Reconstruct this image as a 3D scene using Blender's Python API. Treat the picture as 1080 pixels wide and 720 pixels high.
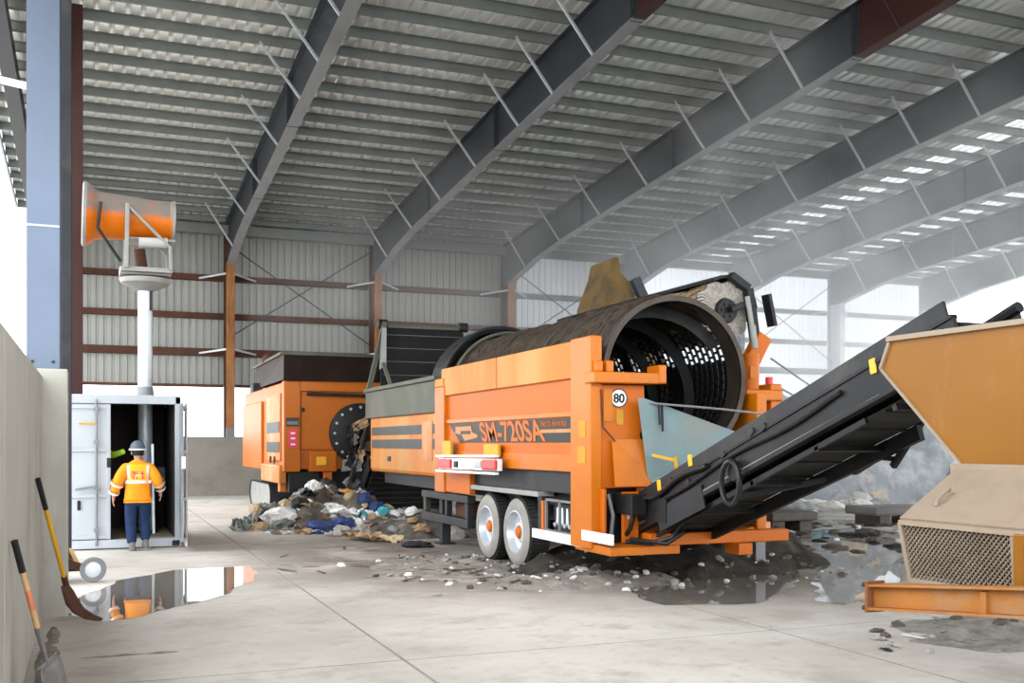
import bpy, bmesh, math, random
from mathutils import Vector, Matrix, noise as mnoise
R = math.radians; PI = math.pi
S = bpy.context.scene; C = S.collection
for o in list(bpy.data.objects): bpy.data.objects.remove(o)

# ------------------------------------------------------------------ camera, sky, exposure
F = 1090.0; YAW = R(22); HC = 1.75; HOR = 468.0
cam = bpy.data.cameras.new('camera'); co = bpy.data.objects.new('camera', cam); C.objects.link(co)
cam.sensor_width = 36; cam.lens = 36 * F / 1080; cam.shift_y = (HOR - 360) / 1080
cam.clip_end = 600; co.location = (0, 0, HC); co.rotation_euler = (R(90), 0, -YAW)
S.camera = co
w = bpy.data.worlds.new('overcast_sky'); S.world = w; w.use_nodes = True
bg = w.node_tree.nodes['Background']; bg.inputs[0].default_value = (.93, .965, 1, 1); bg.inputs[1].default_value = 2.6
S.view_settings.view_transform = 'Standard'; S.view_settings.look = 'None'
S.view_settings.exposure = 1.08; S.cycles.volume_bounces = 4; S.view_settings.gamma = 1; S.view_settings.use_curve_mapping = False

# ------------------------------------------------------------------ helpers
def ground(px, py, z=0.0):                       # photo pixel -> point on the floor
    Z = (HC - z) * F / (py - HOR); xc = (px - 540) / F
    return Vector((Z * (math.sin(YAW) + xc * math.cos(YAW)), Z * (math.cos(YAW) - xc * math.sin(YAW)), z))

def wloc(o):
    v = Vector((0, 0, 0))
    while o: v += o.location; o = o.parent
    return v

def tag(o, label=None, cat=None, group=None, kind=None):
    if label: o['label'] = label
    if cat: o['category'] = cat
    if group: o['group'] = group
    if kind: o['kind'] = kind
    return o

def thing(name, label, cat, loc=(0, 0, 0), rz=0, group=None):
    o = bpy.data.objects.new(name, None); C.objects.link(o); o.empty_display_size = .2
    o.location = loc; o.rotation_euler = (0, 0, rz)
    return tag(o, label, cat, group)

def struct(name, loc=(0, 0, 0)):
    o = bpy.data.objects.new(name, None); C.objects.link(o); o.location = loc; o['kind'] = 'structure'; return o

class MB:
    def __init__(s): s.v = []; s.f = []
    def add(s, vs, fs):
        n = len(s.v); s.v += [Vector(p) for p in vs]; s.f += [[i + n for i in f] for f in fs]; return s
    def box(s, x0, x1, y0, y1, z0, z1):
        return s.add([(x0,y0,z0),(x1,y0,z0),(x1,y1,z0),(x0,y1,z0),(x0,y0,z1),(x1,y0,z1),(x1,y1,z1),(x0,y1,z1)],
                     [(3,2,1,0),(4,5,6,7),(0,1,5,4),(1,2,6,5),(2,3,7,6),(3,0,4,7)])
    def prism(s, poly, axis, a, b):
        def P(u, t): return {'x': (t, u[0], u[1]), 'y': (u[0], t, u[1]), 'z': (u[0], u[1], t)}[axis]
        n = len(poly)
        return s.add([P(u, a) for u in poly] + [P(u, b) for u in poly],
                     [list(range(n))[::-1], [n + i for i in range(n)]] + [(i, (i+1) % n, n + (i+1) % n, n + i) for i in range(n)])
    def plate(s, pts, t, nrm=None):              # planar polygon in space, given a thickness
        p = [Vector(q) for q in pts]; nn = (p[1]-p[0]).cross(p[2]-p[0]).normalized() * t; n = len(p)
        return s.add(p + [q + nn for q in p], [list(range(n))[::-1], [n+i for i in range(n)]] + [(i,(i+1)%n,n+(i+1)%n,n+i) for i in range(n)])
    def bar(s, p0, p1, w, h, up=(0, 0, 1)):
        p0 = Vector(p0); p1 = Vector(p1); d = (p1 - p0).normalized(); u = Vector(up)
        if abs(d.dot(u)) > .98: u = Vector((0, 1, 0))
        a = d.cross(u).normalized() * w / 2; b = a.cross(d).normalized() * h / 2
        return s.add([p0-a-b, p0+a-b, p0+a+b, p0-a+b, p1-a-b, p1+a-b, p1+a+b, p1-a+b],
                     [(3,2,1,0),(4,5,6,7),(0,1,5,4),(1,2,6,5),(2,3,7,6),(3,0,4,7)])
    def tube(s, pts, r, n=10, r2=None, cap=True):
        pts = [Vector(p) for p in pts]; m = len(pts); base = len(s.v); ref = None
        for i, p in enumerate(pts):
            d = (pts[min(i+1, m-1)] - pts[max(i-1, 0)]).normalized()
            if ref is None: ref = Vector((0, 0, 1)) if abs(d.z) < .9 else Vector((1, 0, 0))
            a = d.cross(ref).normalized(); b = a.cross(d).normalized(); ref = b
            rr = r if r2 is None else r + (r2 - r) * i / (m - 1)
            for k in range(n):
                t = 2 * PI * k / n; s.v.append(p + a * math.cos(t) * rr + b * math.sin(t) * rr)
        for i in range(m - 1):
            for k in range(n): s.f.append([base+i*n+k, base+i*n+(k+1)%n, base+(i+1)*n+(k+1)%n, base+(i+1)*n+k])
        if cap: s.f.append([base+k for k in range(n)][::-1]); s.f.append([base+(m-1)*n+k for k in range(n)])
        return s
    def lathe(s, c, axis, prof, n=32):           # prof: (distance along axis, radius); closed loop not needed
        c = Vector(c); ax = Vector(axis).normalized(); u = Vector((0,0,1)) if abs(ax.z) < .9 else Vector((1,0,0))
        a = ax.cross(u).normalized(); b = a.cross(ax).normalized(); base = len(s.v); m = len(prof)
        for t, r in prof:
            for k in range(n):
                q = 2*PI*k/n; s.v.append(c + ax*t + (a*math.cos(q) + b*math.sin(q))*max(r, 1e-4))
        for i in range(m-1):
            for k in range(n): s.f.append([base+i*n+k, base+i*n+(k+1)%n, base+(i+1)*n+(k+1)%n, base+(i+1)*n+k])
        return s
    def build(s, name, mat, parent=None, smooth=False, bevel=0, local=False, fix=True):
        off = Vector((0,0,0)) if (local or not parent) else wloc(parent)
        me = bpy.data.meshes.new(name); me.from_pydata([v - off for v in s.v], [], s.f)
        if fix:
            bm = bmesh.new(); bm.from_mesh(me); bmesh.ops.recalc_face_normals(bm, faces=bm.faces); bm.to_mesh(me); bm.free()
        if mat: me.materials.append(mat)
        o = bpy.data.objects.new(name, me); C.objects.link(o); o.parent = parent
        if smooth:
            me.polygons.foreach_set('use_smooth', [True]*len(me.polygons))
            try: me.set_sharp_from_angle(angle=R(40))
            except Exception: pass
        if bevel:
            b = o.modifiers.new('bevel', 'BEVEL'); b.width = bevel; b.segments = 2; b.limit_method = 'ANGLE'; b.angle_limit = R(40)
        return o

def box(name, mat, parent, *a, **k): return MB().box(*a).build(name, mat, parent, **k)

def copy_obj(o, parent, loc=None, name=None):
    c = o.copy(); C.objects.link(c); c.parent = parent
    if loc is not None: c.location = loc
    return c

def copy_tree(o, parent=None):
    c = o.copy(); C.objects.link(c); c.parent = parent
    for ch in list(o.children): copy_tree(ch, c)
    return c

def text(name, s, mat, parent, mw, size, depth=.004, shear=0, align='LEFT', xs=1.0, bold=0):
    cu = bpy.data.curves.new(name, 'FONT'); cu.body = s; cu.size = size; cu.extrude = depth; cu.shear = shear; cu.offset = bold; cu.align_x = align
    t = bpy.data.objects.new(name, cu); C.objects.link(t)
    bpy.context.view_layer.update()
    me = bpy.data.meshes.new_from_object(t.evaluated_get(bpy.context.evaluated_depsgraph_get()))
    bpy.data.objects.remove(t)
    me.transform(Matrix.Diagonal((xs, 1, 1, 1)))
    off = wloc(parent); me.transform(Matrix.Translation(-off) @ mw)
    me.materials.clear(); me.materials.append(mat)
    o = bpy.data.objects.new(name, me); C.objects.link(o); o.parent = parent; return o

# ------------------------------------------------------------------ materials
def pbr(name, col, rough=.5, metal=0, var=.15, vs=2.0, dirt=None, da=.5, ds=1.5, dst=(1,1,1), bump=0, bs=20, dust=None, dusta=.7, spec=.3, world=False):
    m = bpy.data.materials.new(name); m.use_nodes = True; N = m.node_tree.nodes; L = m.node_tree.links
    B = N['Principled BSDF']; B.inputs['Roughness'].default_value = rough; B.inputs['Metallic'].default_value = metal
    B.inputs['Specular IOR Level'].default_value = spec
    tc = N.new('ShaderNodeTexCoord'); src = tc.outputs['Object']
    if world: src = N.new('ShaderNodeNewGeometry').outputs['Position']
    def nz(scale, det=5, st=None):
        n = N.new('ShaderNodeTexNoise'); n.inputs['Scale'].default_value = scale; n.inputs['Detail'].default_value = det; n.inputs['Roughness'].default_value = .62
        if st:
            mp = N.new('ShaderNodeMapping'); mp.inputs['Scale'].default_value = st; L.new(src, mp.inputs[0]); L.new(mp.outputs[0], n.inputs['Vector'])
        else: L.new(src, n.inputs['Vector'])
        return n.outputs['Fac']
    def mix(fac, a, b):
        x = N.new('ShaderNodeMix'); x.data_type = 'RGBA'
        if isinstance(fac, float): x.inputs[0].default_value = fac
        else: L.new(fac, x.inputs[0])
        for i, q in ((6, a), (7, b)):
            if isinstance(q, tuple): x.inputs[i].default_value = (*q[:3], 1)
            else: L.new(q, x.inputs[i])
        return x.outputs[2]
    def ramp(fac, a, b, lo=0., hi=1.):
        r = N.new('ShaderNodeMapRange'); L.new(fac, r.inputs[0])
        for i, q in enumerate((a, b, lo, hi)): r.inputs[i+1].default_value = q
        return r.outputs[0]
    c = tuple(col)
    out = mix(ramp(nz(vs), .3, .7), tuple(x*(1-var) for x in c), tuple(min(1, x*(1+var)) for x in c))
    if dirt: out = mix(ramp(nz(ds, 7, dst), .62 - .25*da, .80 - .2*da, 0, min(1, da*1.3)), out, dirt)
    if dust:
        g = N.new('ShaderNodeNewGeometry'); sx = N.new('ShaderNodeSeparateXYZ'); L.new(g.outputs['Normal'], sx.inputs[0])
        mu = N.new('ShaderNodeMath'); mu.operation = 'MULTIPLY'; L.new(ramp(sx.outputs[2], -.08, .12, 0, dusta), mu.inputs[0]); L.new(ramp(nz(4), .25, .5, .5, 1), mu.inputs[1])
        out = mix(mu.outputs[0], out, dust)
    L.new(out, B.inputs['Base Color'])
    if bump:
        bp = N.new('ShaderNodeBump'); bp.inputs['Strength'].default_value = bump; bp.inputs['Distance'].default_value = .02
        L.new(nz(bs, 6), bp.inputs['Height']); L.new(bp.outputs[0], B.inputs['Normal'])
    return m

TAN = (.42, .34, .24); SOIL = (.055, .042, .03)
M = {}
M['roof'] = pbr('galvanised_roof_sheet', (.80, .815, .80), .33, .55, .08, .6)
M['purlin'] = pbr('galvanised_purlin', (.20, .22, .21), .45, .3, .12, 1.2)
M['skylight'] = pbr('translucent_roof_sheet', (.9, .9, .88), .5, 0, .02)
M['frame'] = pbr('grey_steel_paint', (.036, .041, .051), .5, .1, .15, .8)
M['flange'] = pbr('grey_steel_lit_flange', (.20, .21, .22), .5, .1, .15, .8)  # lighter than the web: floor light on the underside put into the colour
M['frame_light'] = pbr('galvanised_steel', (.48, .50, .53), .45, .4, .1, 1.5)
M['primer'] = pbr('red_oxide_primer', (.042, .012, .009), .6, 0, .25, 1.5, dirt=(.02, .009, .007), da=.5)
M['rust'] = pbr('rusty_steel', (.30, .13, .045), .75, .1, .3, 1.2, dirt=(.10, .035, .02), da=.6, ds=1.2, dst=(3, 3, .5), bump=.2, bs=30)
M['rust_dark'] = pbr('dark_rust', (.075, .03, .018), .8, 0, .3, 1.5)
M['blue_col'] = pbr('blue_grey_steel', (.10, .125, .17), .28, .5, .10, .8, dirt=(.12, .10, .10), da=.35, ds=.9, dst=(2, 2, .4))
M['sheet'] = pbr('wall_sheet', (.29, .295, .275), .45, .35, .06, .5)
M['sheet_half_lit'] = pbr('wall_sheet_half_lit', (.46, .475, .47), .45, .2, .06, .5)  # half step of the open end's light, put into the sheet colour
M['sheet_lit'] = pbr('wall_sheet_lit', (.75, .78, .8), .5, 0, .03, .5)  # paler translucent sheet carries the open end's light on the right bays
M['concrete'] = pbr('concrete_wall', (.40, .385, .34), .85, 0, .10, 1.2, dirt=(.20, .19, .165), da=.35, ds=.9, dst=(1.2, 1.2, .35), bump=.25, bs=14)
M['concrete_rear'] = pbr('concrete_push_wall', (.24, .22, .19), .85, 0, .2, .7, dirt=(.12, .105, .09), da=.6, ds=.7, bump=.3, bs=8)
OR = (.52, .138, .002)
M['orange'] = pbr('orange_paint', OR, .38, 0, .10, 1.3, dirt=(.36, .10, .012), da=.4, ds=1.3, dst=(1, 1, .35))
M['orange_dusty'] = pbr('dusty_orange_paint', (.53, .155, .006), .5, 0, .12, 1.0, dirt=(.50, .25, .06), da=.72, ds=.8, dst=(1.5, 1.5, .35))
M['orange_deep'] = pbr('orange_paint_clean', (.50, .112, .001), .5, 0, .06, 1.3)
M['orange_shred'] = pbr('orange_paint_worn', (.47, .118, .002), .45, 0, .12, 1.0, dirt=(.42, .13, .04), da=.4, ds=1.0)
M['orange_pale'] = pbr('faded_orange_paint', (.52, .17, .03), .5, 0, .12, 1.0, dirt=(.55, .36, .22), da=.5, ds=1.0)
M['black'] = pbr('black_steel', (.008, .008, .009), .5, 0, .3, 2, dirt=(.035, .032, .028), da=.35)
M['black_band'] = pbr('black_decal', (.012, .011, .010), .45, 0, .2, 2)
M['stripe'] = pbr('grey_black_decal', (.04, .042, .038), .5, 0, .2, 2)
M['dark'] = pbr('dark_grey_steel', (.020, .0215, .0235), .5, .1, .3, 2, dirt=(.08, .073, .06), da=.4)
M['drumsteel'] = pbr('worn_drum_steel', (.016, .016, .018), .45, .3, .3, 2, dirt=(.05, .038, .027), da=.3, ds=2)
M['drumring'] = pbr('dusty_drum_ring', (.06, .046, .036), .5, .3, .3, 2, dirt=(.02, .016, .013), da=.55)
M['muck'] = pbr('clogged_muck', (.045, .031, .019), .9, 0, .5, 6, dirt=(.012, .009, .006), da=.6, ds=5, bump=.9, bs=18)
M['olive'] = pbr('olive_grey_paint', (.085, .088, .062), .6, 0, .15, 1.5, dirt=(.15, .145, .115), da=.5, ds=1.2, dst=(1, 1, .5))
M['bluegrey'] = pbr('worn_blue_grey_plate', (.17, .24, .25), .55, .1, .12, 1.5, dirt=(.24, .20, .14), da=.55, ds=1.6)
M['white'] = pbr('white_paint', (.82, .82, .82), .4, 0, .04)
M['grey'] = pbr('grey_paint', (.19, .195, .20), .5, .1, .1)
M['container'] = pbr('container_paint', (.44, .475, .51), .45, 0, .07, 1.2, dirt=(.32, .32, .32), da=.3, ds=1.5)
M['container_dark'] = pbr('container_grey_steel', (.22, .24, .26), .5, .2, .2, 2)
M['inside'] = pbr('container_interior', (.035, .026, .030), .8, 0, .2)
M['ply'] = pbr('plywood_floor', (.36, .30, .20), .8, 0, .2, 2)
M['galv'] = pbr('galvanised_pipe', (.60, .66, .70), .4, .3, .1, 2.5, dirt=(.40, .43, .45), da=.4, ds=3)
M['cannon'] = pbr('orange_cannon_shell', (.60, .14, .002), .4, 0, .1, 1.5, dust=(.22, .19, .165), dusta=1.0)
M['dustgrey'] = pbr('dusty_grey_steel', (.30, .30, .28), .6, .1, .15, 2)
M['tyre'] = pbr('tyre_rubber', (.022, .021, .02), .8, 0, .3, 3, dirt=(.10, .095, .085), da=.3)
M['tyre_wall'] = pbr('dusty_tyre_sidewall', (.27, .255, .23), .85, 0, .15, 3)
M['rim'] = pbr('silver_wheel_rim', (.55, .58, .62), .35, .4, .1)
M['red'] = pbr('red_lens', (.55, .02, .02), .25, 0, .1)
M['amber'] = pbr('amber_reflector', (.85, .42, .03), .3, 0, .1)
M['sticker'] = pbr('faded_yellow_sticker', (.52, .27, .02), .6, 0, .2)
M['yellow'] = pbr('yellow_paint', (.62, .33, .015), .5, 0, .1)
M['pink'] = pbr('faded_red_sign', (.70, .06, .10), .5, 0, .1)
M['ochre'] = pbr('ochre_yellow_paint', (.225, .086, .0015), .45, 0, .08, 1.4, dirt=(.40, .28, .17), da=.2, ds=2.2, dst=(1, 1.2, .5))
M['dusty_tan'] = pbr('dusty_tan_steel', (.30, .235, .175), .8, 0, .15, 3, dirt=(.22, .165, .115), da=.5, ds=3, bump=.2, bs=40)
M['beam'] = pbr('dusty_orange_beam', (.38, .145, .028), .6, 0, .2, 2, dirt=(.30, .20, .12), da=.6, ds=3)
M['wire'] = pbr('dusty_wire', (.26, .21, .16), .7, .2, .2, 4)
M['belt'] = pbr('rubber_belt', (.014, .0135, .012), .7, 0, .3, 1.5, dirt=(.05, .046, .035), da=.5, ds=1.5, dst=(.3, 2, 2))
M['hose'] = pbr('black_hose', (.010, .010, .011), .35, 0, .2)
M['soil'] = pbr('dark_soil', (.026, .021, .016), .95, 0, .5, 4, dirt=(.09, .08, .065), da=.4, ds=6, bump=1, bs=16)
M['gravel'] = pbr('grey_rubble', (.27, .25, .22), .95, 0, .35, 5, dirt=(.12, .11, .09), da=.5, ds=7, bump=1, bs=20)
M['joint'] = pbr('dirty_joint_filler', (.30, .275, .235), .95, 0, .3, 3)
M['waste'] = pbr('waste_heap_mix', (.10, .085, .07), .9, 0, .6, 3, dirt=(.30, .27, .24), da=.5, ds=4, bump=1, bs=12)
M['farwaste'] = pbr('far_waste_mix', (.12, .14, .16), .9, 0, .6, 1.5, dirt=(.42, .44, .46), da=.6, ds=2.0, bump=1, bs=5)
M['wood'] = pbr('ash_handle', (.55, .34, .17), .6, 0, .15, 4)
M['hand_red'] = pbr('red_handle_paint', (.60, .19, .10), .6, 0, .15, 4)
M['steel_tool'] = pbr('worn_tool_steel', (.20, .19, .18), .5, .4, .3, 6, dirt=(.12, .07, .04), da=.5, ds=6)
M['jacket'] = pbr('hi_vis_orange_jacket', (.90, .30, .012), .8, 0, .1, 6, bump=.3, bs=12)
M['jacket_y'] = pbr('hi_vis_yellow_panel', (.92, .46, .02), .8, 0, .1, 6, bump=.3, bs=12)
M['reflect'] = pbr('reflective_tape', (.80, .74, .70), .4, .1, .05)
M['jeans'] = pbr('blue_denim', (.013, .032, .085), .9, 0, .25, 6, bump=.3, bs=20)
M['skin'] = pbr('skin', (.50, .27, .19), .6, 0, .08)
M['boot'] = pbr('grey_brown_boot', (.20, .175, .15), .8, 0, .2)
M['hat'] = pbr('grey_hard_hat', (.09, .11, .14), .3, 0, .1)
M['lime'] = pbr('hi_vis_lime', (.55, .85, .06), .8, 0, .1)
M['glassbits'] = pbr('grey_plastic', (.45, .45, .44), .5, 0, .1)

def floor_mat():
    m = bpy.data.materials.new('concrete_floor'); m.use_nodes = True; N = m.node_tree.nodes; L = m.node_tree.links; B = N['Principled BSDF']
    g = N.new('ShaderNodeNewGeometry'); pos = g.outputs['Position']
    def nz(scale, det=6, st=(1,1,1), rough=.6):
        mp = N.new('ShaderNodeMapping'); mp.inputs['Scale'].default_value = st; L.new(pos, mp.inputs[0])
        n = N.new('ShaderNodeTexNoise'); n.inputs['Scale'].default_value = scale; n.inputs['Detail'].default_value = det; n.inputs['Roughness'].default_value = rough
        L.new(mp.outputs[0], n.inputs['Vector']); return n.outputs['Fac']
    def ramp(f, a, b, lo=0., hi=1.):
        r = N.new('ShaderNodeMapRange'); r.interpolation_type = 'SMOOTHSTEP'; L.new(f, r.inputs[0])
        for i, q in enumerate((a, b, lo, hi)): r.inputs[i+1].default_value = q
        return r.outputs[0]
    def math2(op, a, b):
        n = N.new('ShaderNodeMath'); n.operation = op
        for i, q in ((0, a), (1, b)):
            if isinstance(q, (int, float)): n.inputs[i].default_value = q
            else: L.new(q, n.inputs[i])
        return n.outputs[0]
    def mix(f, a, b):
        x = N.new('ShaderNodeMix'); x.data_type = 'RGBA'; L.new(f, x.inputs[0])
        for i, q in ((6, a), (7, b)):
            if isinstance(q, tuple): x.inputs[i].default_value = (*q, 1)
            else: L.new(q, x.inputs[i])
        return x.outputs[2]
    c = mix(ramp(nz(.35), .35, .65), (.47, .435, .385), (.62, .59, .54))
    c = mix(ramp(nz(1.1, 8), .50, .68, 0, .65), c, (.33, .295, .25))
    c = mix(ramp(nz(.8, 8, (.35, 1.6, 1)), .55, .72, 0, .5), c, (.40, .37, .325))      # tyre-dragged streaks
    c = mix(ramp(nz(5.5, 9, (1, 1, 1), .72), .52, .70, 0, .5), c, (.30, .275, .24))
    c = mix(ramp(nz(.22, 5), .50, .66, 0, .45), c, (.36, .33, .29))
    # muddy ground around the screening plant
    sx = N.new('ShaderNodeSeparateXYZ'); L.new(pos, sx.inputs[0])
    dx = math2('DIVIDE', math2('SUBTRACT', sx.outputs[0], 8.0), 6.5); dy = math2('DIVIDE', math2('SUBTRACT', sx.outputs[1], 15.5), 6.0)
    d = math2('ADD', math2('MULTIPLY', dx, dx), math2('MULTIPLY', dy, dy))
    mud = math2('MULTIPLY', ramp(d, .3, 1.3, 1, 0), ramp(nz(.9, 8), .22, .56))
    c = mix(mud, c, (.155, .135, .11))
    wet2 = math2('MULTIPLY', ramp(sx.outputs[0], 8.0, 12.5), ramp(nz(.5, 7), .35, .6))
    c = mix(math2('MULTIPLY', wet2, .75), c, (.17, .16, .15))
    L.new(c, B.inputs['Base Color'])
    L.new(ramp(wet2, .2, .9, .75, .16), B.inputs['Roughness'])
    bp = N.new('ShaderNodeBump'); bp.inputs['Strength'].default_value = .35; bp.inputs['Distance'].default_value = .015
    L.new(nz(7, 8), bp.inputs['Height']); L.new(bp.outputs[0], B.inputs['Normal'])
    return m
M['floor'] = floor_mat()

def water_mat():
    m = bpy.data.materials.new('puddle_water'); m.use_nodes = True; N = m.node_tree.nodes; L = m.node_tree.links; B = N['Principled BSDF']
    B.inputs['Base Color'].default_value = (.22, .20, .175, 1); B.inputs['Roughness'].default_value = .015; B.inputs['IOR'].default_value = 1.6
    B.inputs['Specular IOR Level'].default_value = 1.0
    g = N.new('ShaderNodeNewGeometry'); n = N.new('ShaderNodeTexNoise'); n.inputs['Scale'].default_value = 2.5
    L.new(g.outputs['Position'], n.inputs['Vector'])
    bp = N.new('ShaderNodeBump'); bp.inputs['Strength'].default_value = .03; bp.inputs['Distance'].default_value = .01
    L.new(n.outputs['Fac'], bp.inputs['Height']); L.new(bp.outputs[0], B.inputs['Normal'])
    return m
M['water'] = water_mat()

def lit_sheet_mat(m, f):
    N = m.node_tree.nodes; L = m.node_tree.links; t = N.new('ShaderNodeBsdfTranslucent'); t.inputs[0].default_value = (.86, .92, 1, 1)
    x = N.new('ShaderNodeMixShader'); x.inputs[0].default_value = f; L.new(N['Principled BSDF'].outputs[0], x.inputs[1]); L.new(t.outputs[0], x.inputs[2]); L.new(x.outputs[0], N['Material Output'].inputs['Surface'])
lit_sheet_mat(M['sheet_lit'], .3); lit_sheet_mat(M['sheet_half_lit'], .06)
def skylight_mat(m):
    N = m.node_tree.nodes; L = m.node_tree.links; t = N.new('ShaderNodeBsdfTranslucent'); t.inputs[0].default_value = (.30, .31, .31, 1)
    L.new(t.outputs[0], N['Material Output'].inputs['Surface'])
skylight_mat(M['skylight'])

# ------------------------------------------------------------------ building
YB = 37.6                                        # rear sheeting plane
def hR(y): return 9.55 + .075 * (YB - y)         # underside of the roof sheet
BAY = [4.33 + 5.2 * k for k in range(7)]
XL = -1.6; YF = -12.0; HF = 9.78 + .0743 * (17.2 - YF)

fl = MB().box(-120, 200, -80, 260, -.4, -.05).build('floor', M['floor']); fl['kind'] = 'structure'
slab = None; SX, SY = 3.6, 3.6
for i in range(-2, 10):
    for j in range(-3, 8):
        x0, y0 = 5.93 + (i-1) * SX, 8.1 + j * SY
        if slab is None:
            slab = MB().box(.016, SX-.016, .016, SY-.016, -.049, 0).build('slab', M['floor'], fl, bevel=.004)
            slab.location = (x0, y0, 0)
        else: copy_obj(slab, fl, (x0, y0, 0))

MB().box(5.93-3*SX+.05, 5.93+9*SX-.05, 8.1-3*SY+.05, 8.1+8*SY-.05, -.03, -.003).build('joint_filler', M['joint'], fl)
# roof: ribbed sheets, purlins
ceil = struct('ceiling', (0, 0, 0))
def rib_profile(wd, pitch, depth):
    pts = []; n = round(wd / pitch); u = 0
    for k in range(n):
        u = k * pitch
        pts += [(u, 0), (u + pitch*.62, 0), (u + pitch*.72, depth), (u + pitch*.90, depth)]
    pts.append((n * pitch, 0)); return pts
rp = None; SKY = {}
PW = 0.9; nx = 43
def roof_panel(y0, y1, mat):
    m = MB(); pr = rib_profile(PW, .3, .08)
    vs = [(u, y0, hR(y0) + d) for u, d in pr] + [(u, y1, hR(y1) + d) for u, d in pr]; n = len(pr)
    m.add(vs, [(k, k+1, n+k+1, n+k) for k in range(n-1)]); return m.build('roof_panel', mat, ceil, fix=False)
p1 = roof_panel(YF, YB + .3, M['roof']); p2 = roof_panel(YF, YB + .3, M['skylight'])
sky_x = {BAY[4] - .75, BAY[5] - .75, BAY[6] - .75}
u1 = u2 = False
for k in range(nx):
    x = -2.3 + k * PW; isk = any(abs(x + PW/2 - (b)) < PW/2 for b in sky_x)
    if isk:
        if not u2: p2.location.x = x; u2 = True
        else: copy_obj(p2, ceil, (x, 0, 0))
    else:
        if not u1: p1.location.x = x; u1 = True
        else: copy_obj(p1, ceil, (x, 0, 0))
pm = MB(); a, b = -2.3, 36.4                      # one lipped channel, shared by all purlins
pm.box(a, b, -.009, .009, -.20, -.002).box(a, b, -.009, .07, -.20, -.186).box(a, b, -.07, .009, -.014, -.002).box(a, b, .058, .07, -.186, -.165)
pur = pm.build('purlin', M['purlin'], ceil)
for k in range(49):
    y = 36.9 - k * 1.0
    if k == 0: pur.location = (0, y, hR(y))
    else: copy_obj(pur, ceil, (0, y, hR(y)))
box('eave_beam', M['purlin'], ceil, XL, 36.2, 37.1, 37.35, 9.05, 9.38)
box('verge_trim', M['frame_light'], ceil, -2.36, -2.30, YF, YF + .1, hR(YF) - .25, hR(YF) + .1)
MB().prism([(YF, hR(YF)-.22), (YB+.3, hR(YB+.3)-.22), (YB+.3, hR(YB+.3)+.08), (YF, hR(YF)+.08)], 'x', -2.38, -2.32).build('verge_trim', M['frame_light'], ceil)

# portal frames
def hT(y): return hR(y) - .2
BOT = [(36.5, 7.9), (34.0, 8.40), (31.6, 8.68), (24.6, 9.22), (17.2, 9.78)]
def hB(y):
    P = BOT + [(YF, HF)]
    for (ya, ha), (yb, hb) in zip(P, P[1:]):
        if yb <= y <= ya: return ha + (hb-ha) * (ya-y) / (ya-yb)
    return P[0][1]
fnames = ['first portal frame from the cannon post, rusty column', 'second portal frame from the cannon post, rusty column with wall cross-rods on its left', 'third portal frame, rusty column behind the screening drum hood',
          'fourth portal frame, meeting the rear wall just right of the raised digger bucket', 'fifth portal frame, meeting the rear wall above the brush roller', 'sixth portal frame, column paled for haze and light beside the conveyor', 'last portal frame at the open right end of the hall']
def frame(X, label, kind):
    t = thing('portal_frame', label, 'steel frame', (X, 36.5, 0), group='portal frames of the hall')
    colm = M['rust'] if kind == 0 else M['frame_light'] if kind == 2 else M['frame']  # right-end columns take a paler steel to carry haze and light
    # rafter
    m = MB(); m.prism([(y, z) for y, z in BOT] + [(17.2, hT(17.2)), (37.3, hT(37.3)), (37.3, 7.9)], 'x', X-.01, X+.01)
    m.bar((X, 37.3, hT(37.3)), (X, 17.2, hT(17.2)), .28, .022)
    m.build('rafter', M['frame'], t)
    m = MB()
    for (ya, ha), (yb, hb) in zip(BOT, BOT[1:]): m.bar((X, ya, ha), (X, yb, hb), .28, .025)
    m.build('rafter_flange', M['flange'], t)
    m = MB(); m.prism([(17.19, hB(17.2)), (YF, HF), (YF, hT(YF)), (17.19, hT(17.2))], 'x', X-.01, X+.01)
    m.bar((X, 17.19, hB(17.2)), (X, YF, HF), .28, .025).bar((X, 17.19, hT(17.2)), (X, YF, hT(YF)), .28, .022)
    m.build('rafter_extension', M['primer'], t)
    for y in (17.3, 24.5, 30.2):
        box('splice_plate', M['frame'], t, X-.14, X+.14, y-.015, y+.015, hB(y)-.02, hT(y))
    for y in (18.9, 20.9, 22.9, 25.9, 28.9, 31.9, 34.9):
        MB().bar((X-1.0, y, hT(y)+.05), (X-.12, y, hB(y)+.02), .05, .05).build('fly_brace', M['frame_light'], t)
    for y in (0.9, 3.9, 6.9, 9.9, 12.9, 15.9):
        MB().bar((X-1.0, y, hT(y)+.05), (X-.12, y, hB(y)+.02), .05, .05).build('fly_brace', M['primer'], t)
    # column
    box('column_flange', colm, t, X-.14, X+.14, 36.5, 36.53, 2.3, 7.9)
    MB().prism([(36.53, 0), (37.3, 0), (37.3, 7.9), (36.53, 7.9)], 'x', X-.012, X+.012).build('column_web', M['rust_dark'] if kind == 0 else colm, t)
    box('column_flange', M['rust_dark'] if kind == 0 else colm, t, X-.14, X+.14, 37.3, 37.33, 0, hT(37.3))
    box('column_foot', M['grey'], t, X-.15, X+.15, 36.49, 36.55, 0, 2.3)
    for hz in (7.55, 4.95):
        for sg in (-1, 1):
            MB().bar((X + sg*.13, 36.55, hz+.05), (X + sg*.95, 37.32, hz-.05), .07, .06).build('flange_brace', M['frame_light'], t)
    return t
for k, X in enumerate(BAY): frame(X, fnames[k], 0 if k < 3 else 2 if k >= 5 else 1)
t = thing('portal_frame', 'dark gable frame rafter at the open left edge of the roof', 'steel frame', (XL, 36.5, 0), group='portal frames of the hall')
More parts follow.
